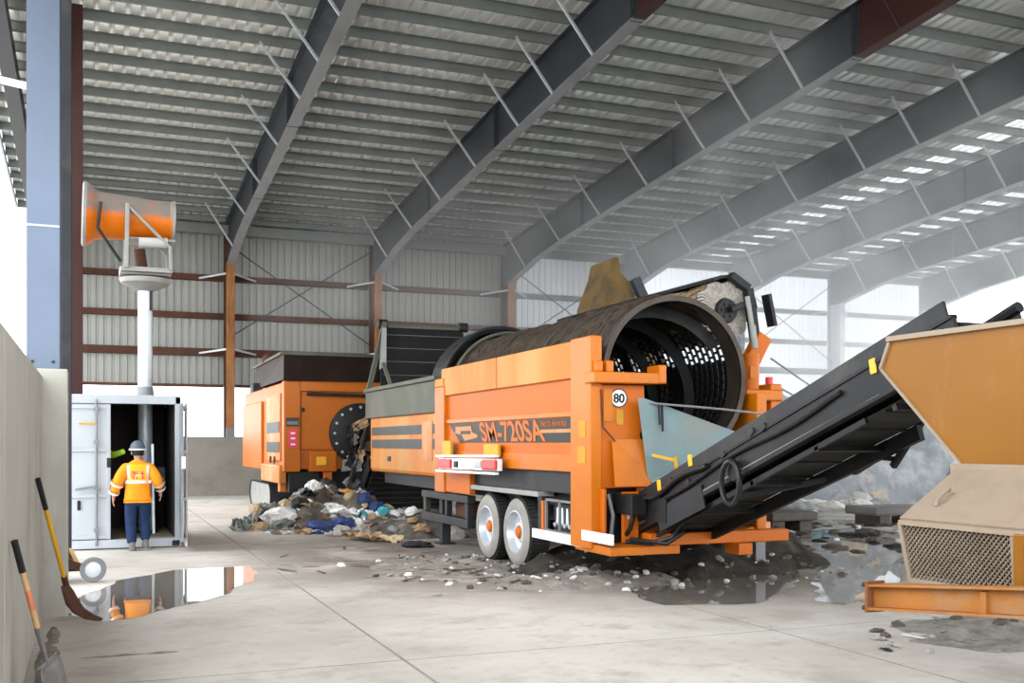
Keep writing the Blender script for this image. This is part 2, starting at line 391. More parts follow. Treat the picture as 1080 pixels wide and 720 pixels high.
m = MB(); m.prism([(36.5, 7.9), (17.2, hB(17.2)), (YF, HF), (YF, hT(YF)), (37.3, hT(37.3)), (37.3, 0), (36.5, 0)], 'x', XL-.01, XL+.01)
m.bar((XL, 36.5, 7.9), (XL, 17.2, hB(17.2)), .28, .025).bar((XL, 17.2, hB(17.2)), (XL, YF, HF), .28, .025); m.build('rafter', M['frame'], t)

# rear wall
wb = struct('wall_rear', (0, YB, 0))
wp = None
def wall_panel():
    pr = rib_profile(1.0, .25, .035); n = len(pr); m = MB()
    m.add([(u, d, 3.76) for u, d in pr] + [(u, d, 9.58) for u, d in pr], [(k, k+1, n+k+1, n+k) for k in range(n-1)])
    return m.build('wall_panel', M['sheet'], wb, local=True, fix=False)
for k in range(38):
    x = -1.62 + k
    if wp is None: wp = wall_panel(); wp.location = (x, 0, 0); wp.material_slots[0].link = 'OBJECT'; wp.material_slots[0].material = M['sheet']
    else:
        c_ = copy_obj(wp, wb, (x, 0, 0)); c_.material_slots[0].material = M['sheet'] if x < 14.6 else M['sheet_half_lit'] if x < 19.2 else M['sheet_lit']
xs = [XL] + BAY
for xa, xb in zip(xs, xs[1:]):
    for hz, hh in ((7.55, .2), (6.22, .2), (4.95, .26), (3.78, .1)):
        box('girt', M['rust_dark'] if xa < 14 else M['purlin'], wb, xa+.15, xb-.15, 37.34, 37.55, hz-hh/2, hz+hh/2)
for (xa, xb) in ((BAY[0], BAY[1]), (BAY[2], BAY[3]), (BAY[4], BAY[5])):
    for (za, zb) in ((5.5, 8.8), (8.6, 5.3)):
        MB().tube([(xa+.1, 37.0 if za > zb else 36.95, za), (xb-.1, 37.0 if za > zb else 36.95, zb)], .022, 6).build('brace_rod', M['frame'], wb)
MB().box(XL, 35.5, 36.05, 36.45, -.02, 2.0).build('push_wall', M['concrete_rear'], wb, bevel=.02)

# left concrete wall and the steel posts beside it
wl = struct('wall_left', (-.48, 0, 0))
for (a, b) in ((-3.0, 1.8), (1.82, 6.6), (6.62, 11.4)):
    MB().box(-.80, -.48, a, b, -.02, 2.43).build('panel', M['concrete'], wl, bevel=.015)
MB().box(-1.25, -.25, 11.42, 11.72, -.02, 2.51).build('end_panel', M['concrete'], wl, bevel=.015)
def ibeam_post(name, label, x0, x1, y0, dep, z1, mat):
    t = thing(name, label, 'steel column', ((x0+x1)/2, y0 + dep/2, 0)); xm = (x0+x1)/2
    box('flange', mat, t, x0, x1, y0, y0+.025, 0, z1); box('flange', mat, t, x0, x1, y0+dep-.025, y0+dep, 0, z1)
    box('web', mat, t, xm-.01, xm+.01, y0+.025, y0+dep-.025, 0, z1); return t
p = ibeam_post('steel_column', 'blue-grey steel column standing behind the end of the left concrete wall', -.665, -.345, 12.0, .6, hT(12.3)-.02, M['blue_col'])
for dx in (-.1, .1): MB().tube([(-.505+dx, 11.985, 2.62), (-.505+dx, 12.0, 2.62)], .018, 8).build('bolt', M['dark'], p)
box('splice_seam', M['frame_light'], p, -.665, -.345, 11.99, 12.0, 4.05, 4.07)
ibeam_post('steel_column', 'narrow grey steel column between the blue-grey and red-brown columns', -.62, -.307, 16.0, .4, hT(16.2)-.02, M['dark'])
ibeam_post('steel_column', 'dark red-brown steel column rising behind the shipping container', -.46, -.215, 22.2, .5, hT(22.5)-.02, M['primer'])
MB().bar((-1.58, 17.6, 7.35), (-.6, 16.05, 6.75), .12, .1).build('brace', M['frame_light'], bpy.data.objects['steel_column.001'])

# ------------------------------------------------------------------ screening plant (trommel)
tr = thing('trommel_screen', 'long orange trommel screening machine on twin wheels with open drum facing the camera', 'screening machine', (6.7, 14.2, 0))
L0, R0 = 5.5, 7.9
ch = MB()
for x in (5.78, 7.42): ch.box(x, x+.2, 10.6, 21.6, .92, 1.16)
for y in (11.2, 13, 15, 17.5, 19.5, 21.4): ch.box(5.98, 7.42, y, y+.14, .95, 1.12)
ch.build('chassis', M['black'], tr, bevel=.01)
# side boards, left: dusty top board, recessed panel, decal band, lower strips
for (a, b) in ((11.57, 14.15), (14.17, 16.75)):
    box('side_board', M['orange_dusty'], tr, L0-.03, L0+.05, a, b, 2.56, 3.02, bevel=.012)
box('side_panel', M['orange_deep'], tr, L0+.02, L0+.06, 11.57, 16.75, 1.60, 2.56)
box('side_ledge', M['orange'], tr, L0-.01, L0+.06, 11.57, 16.75, 2.09, 2.16, bevel=.008)
box('lower_strip', M['orange'], tr, L0, L0+.06, 11.57, 16.75, 1.40, 1.62, bevel=.008)
band = MB().prism([(16.45, 2.08), (11.58, 2.08), (11.58, 1.77), (15.9, 1.77)], 'x', L0+.012, L0+.022).build('decal_band', M['black_band'], tr)
MYZ = Matrix(((0, 0, -1, L0+.010), (-1, 0, 0, 0), (0, 1, 0, 0), (0, 0, 0, 1)))
def side_mw(y, z, x=None):
    m_ = MYZ.copy(); m_[1][3] = y; m_[2][3] = z
    if x is not None: m_[0][3] = x
    return m_
text('lettering', 'SM-720SA', M['orange_deep'], tr, side_mw(14.85, 1.795), .40, shear=-.45, xs=1.42, bold=.008)
text('small_lettering', 'North America', M['orange_deep'], tr, side_mw(12.62, 1.985), .115, xs=1.15)
MB().box(L0+.006, L0+.012, 11.58, 12.62, 1.895, 1.94).build('decal_line', M['orange_pale'], tr)
lg = MB(); lg.prism([(16.1, 2.03), (15.35, 2.03), (15.30, 1.93), (15.05, 1.89), (15.05, 1.85), (15.65, 1.80), (15.80, 1.90), (16.15, 1.93), (16.1, 1.955)], 'x', L0+.004, L0+.012)
lg.build('logo', M['orange'], tr); box('logo_bar', M['black_band'], tr, L0, L0+.006, 15.38, 15.85, 1.905, 1.96)
# right hand side
box('side_board', M['orange_dusty'], tr, R0-.05, R0+.03, 11.57, 16.75, 2.4, 2.75)
box('side_panel', M['orange_deep'], tr, R0-.06, R0-.02, 11.57, 16.75, 1.5, 2.4)
box('shade_backing', M['black'], tr, R0-.12, R0-.09, 11.6, 16.9, 1.2, 2.86)  # added black sheet standing in for shade behind the lower drum holes
# corner posts
box('corner_post', M['orange'], tr, L0-.05, L0+.10, 16.55, 17.06, .93, 2.72, bevel=.015)
box('post_cap', M['orange_dusty'], tr, L0-.05, L0+.10, 16.60, 17.05, 2.72, 2.86, bevel=.01)
box('lower_plate', M['orange_deep'], tr, L0-.02, L0+.08, 15.35, 16.55, .95, 1.42, bevel=.01)
box('corner_post', M['orange'], tr, L0-.05, L0+.10, 11.0, 11.57, .50, 3.04, bevel=.015)
box('corner_post', M['orange'], tr, R0-.10, R0+.05, 11.0, 11.57, .50, 2.4, bevel=.015)
box('corner_post', M['orange'], tr, R0-.10, R0+.05, 16.6, 17.05, .50, 2.9, bevel=.015)
for z, sy in ((1.93, .11), (1.62, .13)):
    box('warning_sticker', M['sticker'], tr, L0-.056, L0-.05, 11.14, 11.14+sy*1.6, z-.1, z+.1)
# dark middle panel above wheels, deck
box('dark_panel', M['dark'], tr, L0+.08, L0+.12, 11.57, 15.6, 1.12, 1.42)
box('deck_beam', M['dustgrey'], tr, L0+.0, L0+.25, 12.7, 16.4, 1.04, 1.11, bevel=.008)
box('fender_post', M['dark'], tr, L0+.02, L0+.14, 12.62, 12.74, .55, 1.05, bevel=.01)
# under-run frame and foot
uf = MB(); uf.box(L0, L0+.14, 15.5, 18.0, .80, .92).box(L0, L0+.14, 15.5, 18.0, .40, .54).box(L0+.02, L0+.12, 17.8, 17.95, .54, .8).box(L0+.02, L0+.12, 15.55, 15.7, .54, .8).box(L0+.02, L0+.12, 16.6, 16.72, .54, .8)
uf.build('underrun_frame', M['dark'], tr, bevel=.01)
box('air_tank', M['rust_dark'], tr, L0+.16, L0+.5, 15.9, 16.6, .5, .8, bevel=.06)
for x in (L0+.12, R0-.3):
    f_ = box('support_leg', M['dark'], tr, x, x+.16, 17.15, 17.33, .02, .95, bevel=.01)
    box('foot_plate', M['dark'], f_, x-.06, x+.22, 17.08, 17.40, 0, .03)
# lamp bar
lb = thing_lb = MB().bar((5.32, 16.35, 1.43), (5.38, 13.75, 1.45), .05, .17, (0, 0, 1)).build('lamp_bar', M['white'], tr)
MB().bar((5.28, 16.4, 1.55), (5.34, 13.8, 1.575), .06, .035).build('lamp_rail', M['white'], lb)
MB().bar((5.28, 16.4, 1.31), (5.34, 13.8, 1.325), .06, .035).build('lamp_rail', M['white'], lb)
MB().bar((5.275, 16.30, 1.43), (5.285, 15.7, 1.435), .03, .14).build('tail_lamp', M['red'], lb, bevel=.01)
MB().bar((5.32, 14.35, 1.445), (5.335, 13.80, 1.45), .04, .15).build('tail_lamp', M['red'], lb, bevel=.02)
MB().bar((5.31, 14.62, 1.445), (5.325, 14.42, 1.45), .03, .10).build('indicator_lamp', M['glassbits'], lb, bevel=.02)
MB().bar((5.29, 15.55, 1.43), (5.30, 15.42, 1.43), .03, .10).build('indicator_lamp', M['dark'], lb, bevel=.02)
MB().bar((5.30, 15.30, 1.435), (5.315, 14.72, 1.44), .02, .14).build('number_board', M['white'], lb)
box('bracket_plate', M['yellow'], tr, 5.38, 5.42, 16.0, 16.42, 1.55, 1.80)
box('bracket_plate', M['yellow'], tr, 5.42, 5.46, 13.95, 14.55, 1.56, 1.745)
for y in (16.2, 14.25): box('bracket_arm', M['dark'], tr, 5.36, 5.58, y-.04, y+.04, 1.40, 1.46)
# wheels
def wheel(y, par, xs, sgn):
    r = .50; wd = .36
    c = Vector((xs, y, r)); ax = Vector((sgn, 0, 0))
    prof = [(0.02, .30), (0.0, .33), (-.005, .36), (.0, .44), (.03, .475), (.06, .497), (.18, .505), (wd-.06, .497), (wd, .44), (wd, .30)]
    w_ = MB().lathe(c, ax, prof[4:], 40).build('tyre', M['tyre'], par, smooth=True)
    MB().lathe(c, ax, [(0.02, .285), (0.0, .31), (-.008, .36), (.0, .43), (.031, .476)], 40).build('sidewall', M['tyre_wall'], w_, smooth=True)
    rim = MB().lathe(c, ax, [(.0, .31), (-.005, .295), (.02, .285), (.10, .26), (.13, .18), (.10, .15), (.07, .14), (.06, .0)], 32).build('rim', M['rim'], w_, smooth=True)
    MB().lathe(c, ax, [(.10, .10), (.06, .095), (.035, .07), (.03, .0)], 20).build('hub', M['orange_deep'], w_, smooth=True)
    tm = MB()
    for k in range(48):
        q = 2*PI*k/48; d = Vector((0, math.cos(q), math.sin(q)))
        tm.bar(c + ax*(.05 + .0) + d*.505, c + ax*(wd-.05) + d*.505, .035, .02, d)
    tm.build('tread', M['tyre'], w_)
for y in (13.56, 14.72):
    wheel(y, tr, L0+.02, 1); wheel(y, tr, R0-.02, -1)
    MB().tube([(5.9, y, .5), (7.5, y, .5)], .07, 10).build('axle', M['black'], tr)
# reflective boards, generator cage
MB().bar((L0-.03, 12.78, .56), (L0-.03, 11.28, .56), .03, .12).build('reflective_board', M['white'], tr)
MB().bar((L0-.06, 11.20, .66), (L0-.06, 10.42, .66), .03, .12).build('reflective_board', M['white'], tr)
cg = MB()
for z in (.62, 1.02):
    cg.bar((L0+.02, 11.62, z), (L0+.02, 12.45, z), .03, .03)
for y in (11.62, 12.03, 12.45): cg.bar((L0+.02, y, .6), (L0+.02, y, 1.03), .03, .03)
cg.build('cage', M['grey'], tr)
vm = MB().box(L0+.1, L0+.55, 11.7, 12.4, .60, .98).build('valve_block', M['dark'], tr, bevel=.02)
for k in range(4): MB().tube([(L0+.04, 11.8+k*.15, .70), (L0+.10, 11.8+k*.15, .72), (L0+.12, 11.83+k*.15, .92)], .03, 8).build('hydraulic_coupling', M['galv'], vm)
box('tool_post', M['orange_deep'], tr, L0, L0+.06, 12.5, 12.58, .60, 1.0)
box('base_tray', M['orange'], tr, L0-.02, L0+.9, 10.55, 11.5, .46, .56, bevel=.01)
# rear face: fender panel with the 80 plate
rf = MB(); rf.prism([(5.55, 2.46), (6.18, 2.46), (6.20, 2.0), (6.12, 1.86), (6.35, 1.35), (6.35, 1.22), (5.55, 1.22)], 'y', 11.02, 11.10); rf.build('rear_panel', M['orange_deep'], tr, bevel=.01)
MB().plate([(5.62, 11.02, 2.42), (5.62, 11.02, 1.95), (5.80, 10.92, 1.75), (5.80, 10.92, 1.25), (6.35, 10.92, 1.25), (6.1, 10.92, 1.75), (5.86, 10.98, 2.02)][0:0] or [(5.72, 11.0, 1.80), (5.70, 10.86, 1.24), (6.36, 10.86, 1.24), (6.14, 10.97, 1.80)], .02).build('rear_skirt', M['orange'], tr)
MB().bar((5.58, 11.0, 2.40), (5.60, 10.98, 1.95), .015, .02, (0, 1, 0)).bar((5.60, 10.98, 1.95), (5.74, 10.93, 1.78), .015, .02, (0, 1, 0)).build('rear_edge', M['rust_dark'], tr)
box('service_hatch', M['orange_dusty'], tr, 5.62, 5.74, 11.0, 11.02, 2.02, 2.40)
rb = box('rear_beam', M['orange'], tr, 5.42, 6.36, 10.84, 11.12, 2.47, 2.60, bevel=.012)
box('beam_end', M['orange'], rb, 6.28, 6.38, 10.82, 11.14, 2.47, 2.70, bevel=.02)
for x in (5.48, 5.62): box('lug', M['orange'], rb, x, x+.10, 10.92, 11.04, 2.60, 2.74, bevel=.02)
sg = MB().lathe((5.83, 11.015, 2.30), (0, -1, 0), [(0, .105), (.006, .105), (.0061, 0)], 32).build('speed_plate', M['white'], tr)
MB().lathe((5.83, 11.012, 2.30), (0, -1, 0), [(.0, .115), (.004, .115), (.0041, .10)], 32).build('speed_plate_rim', M['stripe'], sg)
text('lettering', '80', M['black_band'], sg, Matrix.Translation((5.83, 11.005, 2.247)) @ Matrix.Rotation(PI/2, 4, 'X'), .15, align='CENTER', depth=.003, bold=.004)
box('warning_sticker', M['sticker'], tr, 5.80, 5.89, 11.008, 11.018, 1.98, 2.16)
# lower cabinet of the rear face
cb = MB(); cb.box(5.56, 5.60, 10.88, 11.06, .55, 1.22).box(5.80, 6.02, 10.86, 10.90, .58, 1.18).box(6.08, 6.30, 10.88, 11.05, .52, 1.24)
cb.build('rear_cabinet', M['orange_deep'], tr, bevel=.01); box('cabinet_back', M['black'], tr, 5.56, 6.3, 11.06, 11.09, .55, 1.22)
box('warning_sticker', M['white'], tr, 5.86, 5.95, 10.85, 10.86, .86, 1.06)
MB().tube([(5.70, 10.98, .6), (5.72, 10.95, .9), (5.68, 11.0, 1.15)], .025, 8).build('hose', M['grey'], tr)
# drum
DC = Vector((6.7, 0, 2.57)); DR = 1.0; Y0, Y1 = 11.25, 17.0
NA, NL = 56, 46; dl = (Y1 - Y0) / NL
hol = MB(); muck = MB()
def dp(a_, y, r=DR): return (DC.x + math.cos(a_)*r, y, DC.z + math.sin(a_)*r)
def drum_cell(mb, a0, a1, ya, yb, hole):
    if not hole: mb.add([dp(a0, ya), dp(a1, ya), dp(a1, yb), dp(a0, yb)], [(0, 1, 2, 3)]); return
    q = .15; b0 = a0 + (a1-a0)*q; b1 = a1 - (a1-a0)*q; c0 = ya + (yb-ya)*.2; c1 = yb - (yb-ya)*.2; am = (a0+a1)/2
    o = [dp(a0, ya), dp(a1, ya), dp(a1, yb), dp(a0, yb)]; i_ = [dp(b0, c0), dp(b1, c0), dp(b1, c1), dp(b0, c1)]
    i2 = [dp(b0, c0, DR+.012), dp(b1, c0, DR+.012), dp(b1, c1, DR+.012), dp(b0, c1, DR+.012)]
    mb.add(o + i_ + i2, [(0,1,5,4),(1,2,6,5),(2,3,7,6),(3,0,4,7),(4,5,9,8),(5,6,10,9),(6,7,11,10),(7,4,8,11)])
for j in range(NL):
    ya, yb = Y0 + j*dl, Y0 + (j+1)*dl; solid = j < 1 or j % 12 in (10, 11) or j > NL-3
    sh = .5 * (j % 2)
    for i in range(NA):
        a0 = 2*PI*(i+sh)/NA; a1 = 2*PI*(i+1+sh)/NA; am = math.degrees((a0+a1)/2) % 360
        if 46 < am < 172: drum_cell(muck, a0, a1, ya, yb, False)
        else: drum_cell(hol, a0, a1, ya, yb, not solid)
drum = hol.build('drum_mesh', M['drumsteel'], tr, fix=False)
for v in muck.v:
    d_ = Vector((v.x-DC.x, 0, v.z-DC.z)).normalized(); v += d_*(.05*mnoise.noise(v*2.5) + .035*mnoise.noise(v*8) + .02)
mk = muck.build('clogged_mesh', M['muck'], tr, fix=False)
sol = mk.modifiers.new('thick', 'SOLIDIFY'); sol.thickness = .04; sol.offset = 0
rn = MB().lathe((DC.x, Y0-.12, DC.z), (0, 1, 0), [(0, .955), (0, 1.025), (.14, 1.025), (.14, .99), (.02, .965), (0, .955)], 72); rn.build('drum_ring', M['drumring'], tr, smooth=True)
MB().lathe((DC.x, Y0-.10, DC.z), (0, 1, 0), [(0, .945), (.35, .99)], 72).build('drum_mouth', M['drumring'], tr, smooth=True).location
for y in (13.1, 14.9, 16.9):
    MB().lathe((DC.x, y, DC.z), (0, 1, 0), [(0, 1.0), (0, 1.05), (.1, 1.05), (.1, 1.0)], 60).build('drum_band', M['drumring'], tr, smooth=True)
fin = MB(); TS = 160; TURN = 2.7
for s2 in (.5, .5+PI):
    n0 = len(fin.v)
    for k in range(TS+1):
        a_ = s2 + 2*PI*TURN*k/TS; y = Y0 + .25 + (Y1-Y0-.4)*k/TS
        fin.v += [Vector(dp(a_, y, .99)), Vector(dp(a_, y, .83)), Vector(dp(a_, y+.03, .83)), Vector(dp(a_, y+.03, .99))]
    for k in range(TS):
        b_ = n0 + 4*k
        for q in range(4): fin.f.append([b_+q, b_+(q+1) % 4, b_+4+(q+1) % 4, b_+4+q])
fin.build('spiral_flight', M['dark'], tr, smooth=True)
# hood at the drum inlet
hd = MB(); n0 = 0
for k in range(17):
    a_ = PI*k/16
    for y, r in ((17.02, 1.10), (17.7, 1.14)):
        hd.v.append(Vector((DC.x + math.cos(a_)*r, y, DC.z + .1 + math.sin(a_)*r)))
hd.f = [[2*k, 2*k+1, 2*k+3, 2*k+2] for k in range(16)]
ho = hd.build('inlet_hood', M['black'], tr, smooth=True); s_ = ho.modifiers.new('thick', 'SOLIDIFY'); s_.thickness = .04
hr = MB().tube([(DC.x + math.cos(PI*k/24)*1.13, 17.0, DC.z + .1 + math.sin(PI*k/24)*1.13) for k in range(25)], .035, 8); hr.build('hood_rim', M['dark'], tr, smooth=True)
hr = MB().tube([(DC.x + math.cos(PI*k/24)*1.10, 16.6, DC.z + math.sin(PI*k/24)*1.10) for k in range(25)], .03, 8); hr.build('hood_rim', M['olive'], tr, smooth=True)
MB().prism([(DC.x + math.cos(PI*k/16)*1.12, DC.z + .1 + math.sin(PI*k/16)*1.12) for k in range(17)], 'y', 17.7, 17.73).build('hood_back', M['black'], tr)
# bonnet and hopper
bn = box('bonnet', M['orange_dusty'], tr, L0+.03, R0-.03, 17.1, 21.9, 1.16, 2.36, bevel=.08)
for z0, z1 in ((1.93, 2.10), (1.66, 1.84)):
    box('bonnet_stripe', M['stripe'], bn, L0+.02, L0+.032, 18.05, 21.7, z0, z1); box('bonnet_stripe', M['stripe'], bn, L0+.02, L0+.032, 17.2, 17.4, z0, z1)
box('bonnet_hatch', M['orange_pale'], bn, L0+.015, L0+.032, 17.42, 18.03, 1.45, 2.15)
box('bonnet_latch', M['dark'], bn, L0+.01, L0+.03, 20.2, 20.4, 1.40, 1.50)
hs = MB(); hs.prism([(17.06, 2.30), (22.1, 2.30), (22.1, 2.86), (17.06, 2.86)], 'x', L0-.02, L0+.04); hs.build('hopper_side', M['olive'], tr, bevel=.01)
MB().plate([(L0+.02, 17.1, 2.86), (L0+.02, 22.1, 2.86), (L0+.42, 22.1, 2.45), (L0+.42, 17.1, 2.45)], .02).build('hopper_lip', M['olive'], tr)
MB().bar((L0-.02, 17.05, 2.90), (L0-.02, 22.1, 2.90), .09, .07).build('hopper_rail', M['olive'], tr)
hs = MB(); hs.prism([(17.1, 2.40), (22.1, 2.40), (22.1, 3.1), (17.1, 3.1)], 'x', R0-.04, R0+.02); hs.build('hopper_side', M['olive'], tr, bevel=.01)
bw = MB().plate([(5.75, 21.9, 2.75), (7.85, 21.9, 2.75), (7.85, 22.5, 4.36), (5.95, 22.5, 4.36)], .05).build('hopper_back_wall', M['black'], tr)
for k in range(5):
    f_ = .12 + k*.19; y = 21.9 + .6*f_; z = 2.75 + 1.61*f_
    MB().bar((5.78 + .2*f_, y-.03, z), (7.84, y-.03, z), .04, .05).build('rib', M['olive'], bw)
MB().bar((5.93, 22.46, 4.38), (7.87, 22.46, 4.38), .08, .06).build('wall_rim', M['olive'], bw)
MB().bar((L0+.0, 21.95, 2.86), (5.98, 22.35, 4.45), .10, .09, (0, 1, 0)).build('hopper_strut', M['olive'], tr)
MB().plate([(5.72, 21.85, 3.35), (5.88, 21.85, 3.45), (5.98, 22.2, 4.3), (5.88, 22.2, 4.3)], .03).build('gusset', M['dustgrey'], tr)
MB().bar((5.80, 21.8, 3.5), (5.92, 21.5, 2.9), .07, .07, (0, 1, 0)).build('hopper_strut', M['olive'], tr)
for x in (5.95, 7.85): MB().lathe((x-.1, 22.45, 4.42), (1, 0, 0), [(0, .0), (0, .11), (.2, .11), (.2, 0)], 16).build('hinge_knuckle', M['black'], bw)
# brush roller over the drum
BCx, BCz = 7.78, 3.52; br = .40
bs = MB(); nb = 90
for ring in range(26):
    y = 11.75 + ring*.18
    for k in range(64 if ring == 0 else 44):
        q = 2*PI*(k + .5*(ring % 2))/(64 if ring == 0 else 44) ; d = Vector((math.cos(q), 0, math.sin(q))); rr = br*(.96 + .06*math.sin(k*7.3+ring))
        c0 = Vector((BCx, y, BCz)); tng = Vector((-d.z, 0, d.x)) * (.014 if ring == 0 else .028); wy = Vector((0, .07, 0))
        bs.add([c0+d*.14-tng*.4-wy, c0+d*.14+tng*.4-wy, c0+d*rr+tng-wy, c0+d*rr-tng-wy, c0+d*.14-tng*.4+wy, c0+d*.14+tng*.4+wy, c0+d*rr+tng+wy, c0+d*rr-tng+wy],
               [(0,1,2,3),(7,6,5,4),(0,4,5,1),(1,5,6,2),(2,6,7,3),(3,7,4,0)])
M['bristle'] = pbr('dusty_bristles', (.20, .145, .08), .95, 0, .35, 9, dirt=(.08, .055, .03), da=.5, ds=3)
be = MB(); nbv = 64*8; be.v = bs.v[:nbv]; be.f = bs.f[:64*6]; bs.v = bs.v[nbv:]; bs.f = [[i-nbv for i in f] for f in bs.f[64*6:]]
M['bristle_end'] = pbr('pale_bristle_ends', (.36, .33, .29), .95, 0, .35, 20)
be.build('brush_end', M['bristle_end'], tr, fix=False)['kind'] = 'stuff'
bo = bs.build('brush_bristles', M['bristle'], tr, fix=False); bo['kind'] = 'stuff'
hb = MB().lathe((BCx, 11.62, BCz), (0, 1, 0), [(0, 0), (0, .15), (.05, .17), (.1, .17), (.1, .14), (5, .14), (5, 0)], 28).build('brush_hub', M['black'], tr, smooth=True)
for k in range(6):
    q = 2*PI*k/6; MB().lathe((BCx + math.cos(q)*.09, 11.60, BCz + math.sin(q)*.09), (0, 1, 0), [(0, 0), (0, .018), (.03, .018)], 6).build('bolt', M['dark'], hb)
hc = MB(); n0 = 0
for k in range(9):
    q = R(118 - 118*k/8 * .95)
    for y in (11.62, 16.6): hc.v.append(Vector((BCx + math.cos(q)*.47, y, BCz + math.sin(q)*.47)))
hc.f = [[2*k, 2*k+1, 2*k+3, 2*k+2] for k in range(8)]
ho = hc.build('brush_cover', M['black'], tr); s_ = ho.modifiers.new('thick', 'SOLIDIFY'); s_.thickness = .04
arm = MB(); arm.bar((BCx+.02, 11.60, BCz+.46), (BCx+.30, 11.60, BCz+.30), .10, .12, (0, 1, 0)).bar((BCx+.30, 11.6, BCz+.30), (BCx+.42, 11.6, BCz-.42), .10, .13, (0, 1, 0)).bar((BCx, 11.56, BCz), (BCx+.32, 11.56, BCz+.12), .08, .08, (0, 1, 0))
arm.build('brush_arm', M['black'], tr, bevel=.01)
MB().bar((BCx+.52, 11.5, BCz+.22), (BCx+.62, 11.5, BCz-.20), .05, .16, (0, 1, 0)).build('arm_flap', M['black'], tr)
MB().tube([(BCx+.22, 11.5, BCz+.18), (BCx+.30, 11.5, BCz-.25)], .035, 10).tube([(BCx+.30, 11.5, BCz-.2), (BCx+.34, 11.5, BCz-.5)], .045, 10).build('arm_cylinder', M['dustgrey'], tr, smooth=True)
# orange pedestal carrying the brush
pd = MB().tube([(8.10, 11.6, 1.9), (8.12, 11.6, 2.95)], .12, 20).build('brush_pedestal', M['orange_deep'], tr, smooth=True)
MB().bar((8.12, 11.6, 2.85), (8.32, 11.6, 3.2), .22, .16, (0, 1, 0)).build('pedestal_head', M['orange_deep'], pd, bevel=.02)
box('pedestal_flange', M['orange'], pd, 7.92, 8.50, 11.4, 11.8, 2.32, 2.47, bevel=.02)
box('pedestal_cap', M['orange'], pd, 8.34, 8.52, 11.45, 11.75, 2.20, 2.55, bevel=.02)
box('pedestal_foot', M['orange'], pd, 7.88, 8.16, 11.45, 11.75, .9, 1.95, bevel=.02)
box('pedestal_plate', M['orange_dusty'], pd, 8.03, 8.11, 11.47, 11.485, 2.62, 2.78)
MB().lathe((8.42, 11.6, 2.55), (0, 0, 1), [(0, .05), (.1, .05), (.1, 0)], 12).build('valve_cap', M['red'], pd)
# guide plate and conveyor
MB().plate([(6.02, 10.88, 2.30), (6.16, 10.88, 1.30), (6.45, 10.62, 1.25), (7.42, 10.72, 1.86), (6.10, 10.88, 2.30)], .02).build('guide_plate', M['bluegrey'], tr)
MB().bar((6.26, 10.80, 2.22), (6.27, 10.80, 1.98), .02, .02).bar((6.30, 10.80, 2.22), (6.31, 10.80, 1.90), .02, .02).build('guide_pin', M['black'], tr)
MB().bar((6.14, 10.76, 1.62), (6.36, 10.62, 1.56), .02, .035, (0, 0, 1)).bar((6.36, 10.60, 1.60), (6.38, 10.60, 1.44), .02, .05, (0, 1, 0)).build('bracket_plate', M['yellow'], tr)
T0 = Vector((0, 11.3, .72)); T1 = Vector((0, 5.98, 2.58)); CD = (T1-T0).normalized(); CN = Vector((0, -CD.z*-1, 0)); CN = Vector((1, 0, 0)).cross(CD); CN = CN if CN.z > 0 else -CN
LEN = (T1-T0).length
def cv(x, s, n): p = T0 + CD*s + CN*n; return (x, p.y, p.z)
cvr = MB()
def rail(mb, x, s0, s1, n0, n1, th=.04): mb.plate([cv(x, s0, n0), cv(x, s1, n0), cv(x, s1, n1), cv(x, s0, n1)], th)
for x in (6.08, 6.84):
    r_ = MB(); rail(r_, x, -.25, LEN, -.13, .16); r_.build('conveyor_rail', M['black'], tr)
    r_ = MB(); rail(r_, x - .01, .1, LEN-.05, .16, .30, .03)
    r_.build('skirt_board', M['dark'] if x < 6.5 else M['black'], tr)
r_ = MB()
for x in (6.06, 6.90): r_.bar(cv(x, -.2, -.14), cv(x, LEN-.4, -.14), .09, .045, CN).bar(cv(x, .1, .15), cv(x, LEN, .15), .07, .03, CN)
r_.build('rail_flange', M['black'], tr)
MB().plate([cv(6.14, 0, .02), cv(6.82, 0, .02), cv(6.82, LEN-.1, .02), cv(6.14, LEN-.1, .02)], .02).build('belt_top', M['belt'], tr)
MB().plate([cv(6.16, .1, -.20), cv(6.80, .1, -.20), cv(6.80, LEN-.3, -.20), cv(6.16, LEN-.3, -.20)], .015).build('belt_return', M['belt'], tr)
for k in range(11):
    s_ = .45 + k*.46
    MB().bar(cv(6.16, s_, -.225), cv(6.80, s_, -.225), .03, .02, CN).build('belt_cleat', M['belt'], tr)
for k in range(5):
    s_ = .6 + k*1.05
    MB().bar(cv(6.08, s_, -.27), cv(6.88, s_, -.27), .05, .05, CN).build('cross_member', M['black'], tr)
lo = MB(); lo.bar(cv(6.86, .2, -.28), cv(6.86, LEN-1.4, -.28), .06, .14, CN).bar(cv(6.1, .6, -.28), cv(6.1, LEN-1.2, -.25), .04, .05, CN); lo.build('lower_chord', M['black'], tr)
MB().bar(cv(6.10, 2.1, -.27), cv(6.86, 2.9, -.30), .05, .05, CN).build('diagonal_brace', M['dark'], tr)
pu = MB().tube([cv(6.1, LEN-.12, .0), cv(6.86, LEN-.12, .0)], .15, 20).build('head_pulley', M['drumsteel'], tr, smooth=True)
MB().tube([cv(6.0, LEN-.14, .05), cv(6.08, LEN-.14, .05)], .06, 16).build('drive_motor', M['dark'], tr, smooth=True)
MB().tube([cv(6.1, .0, -.06), cv(6.86, .0, -.06)], .13, 20).build('tail_pulley', M['drumsteel'], tr, smooth=True)
hp = [cv(6.02, s_, .05 + .025*math.sin(s_*3.1)) for s_ in [.1*k for k in range(4, 44)]]
MB().tube(hp, .022, 8).build('hydraulic_hose', M['hose'], tr, smooth=True)
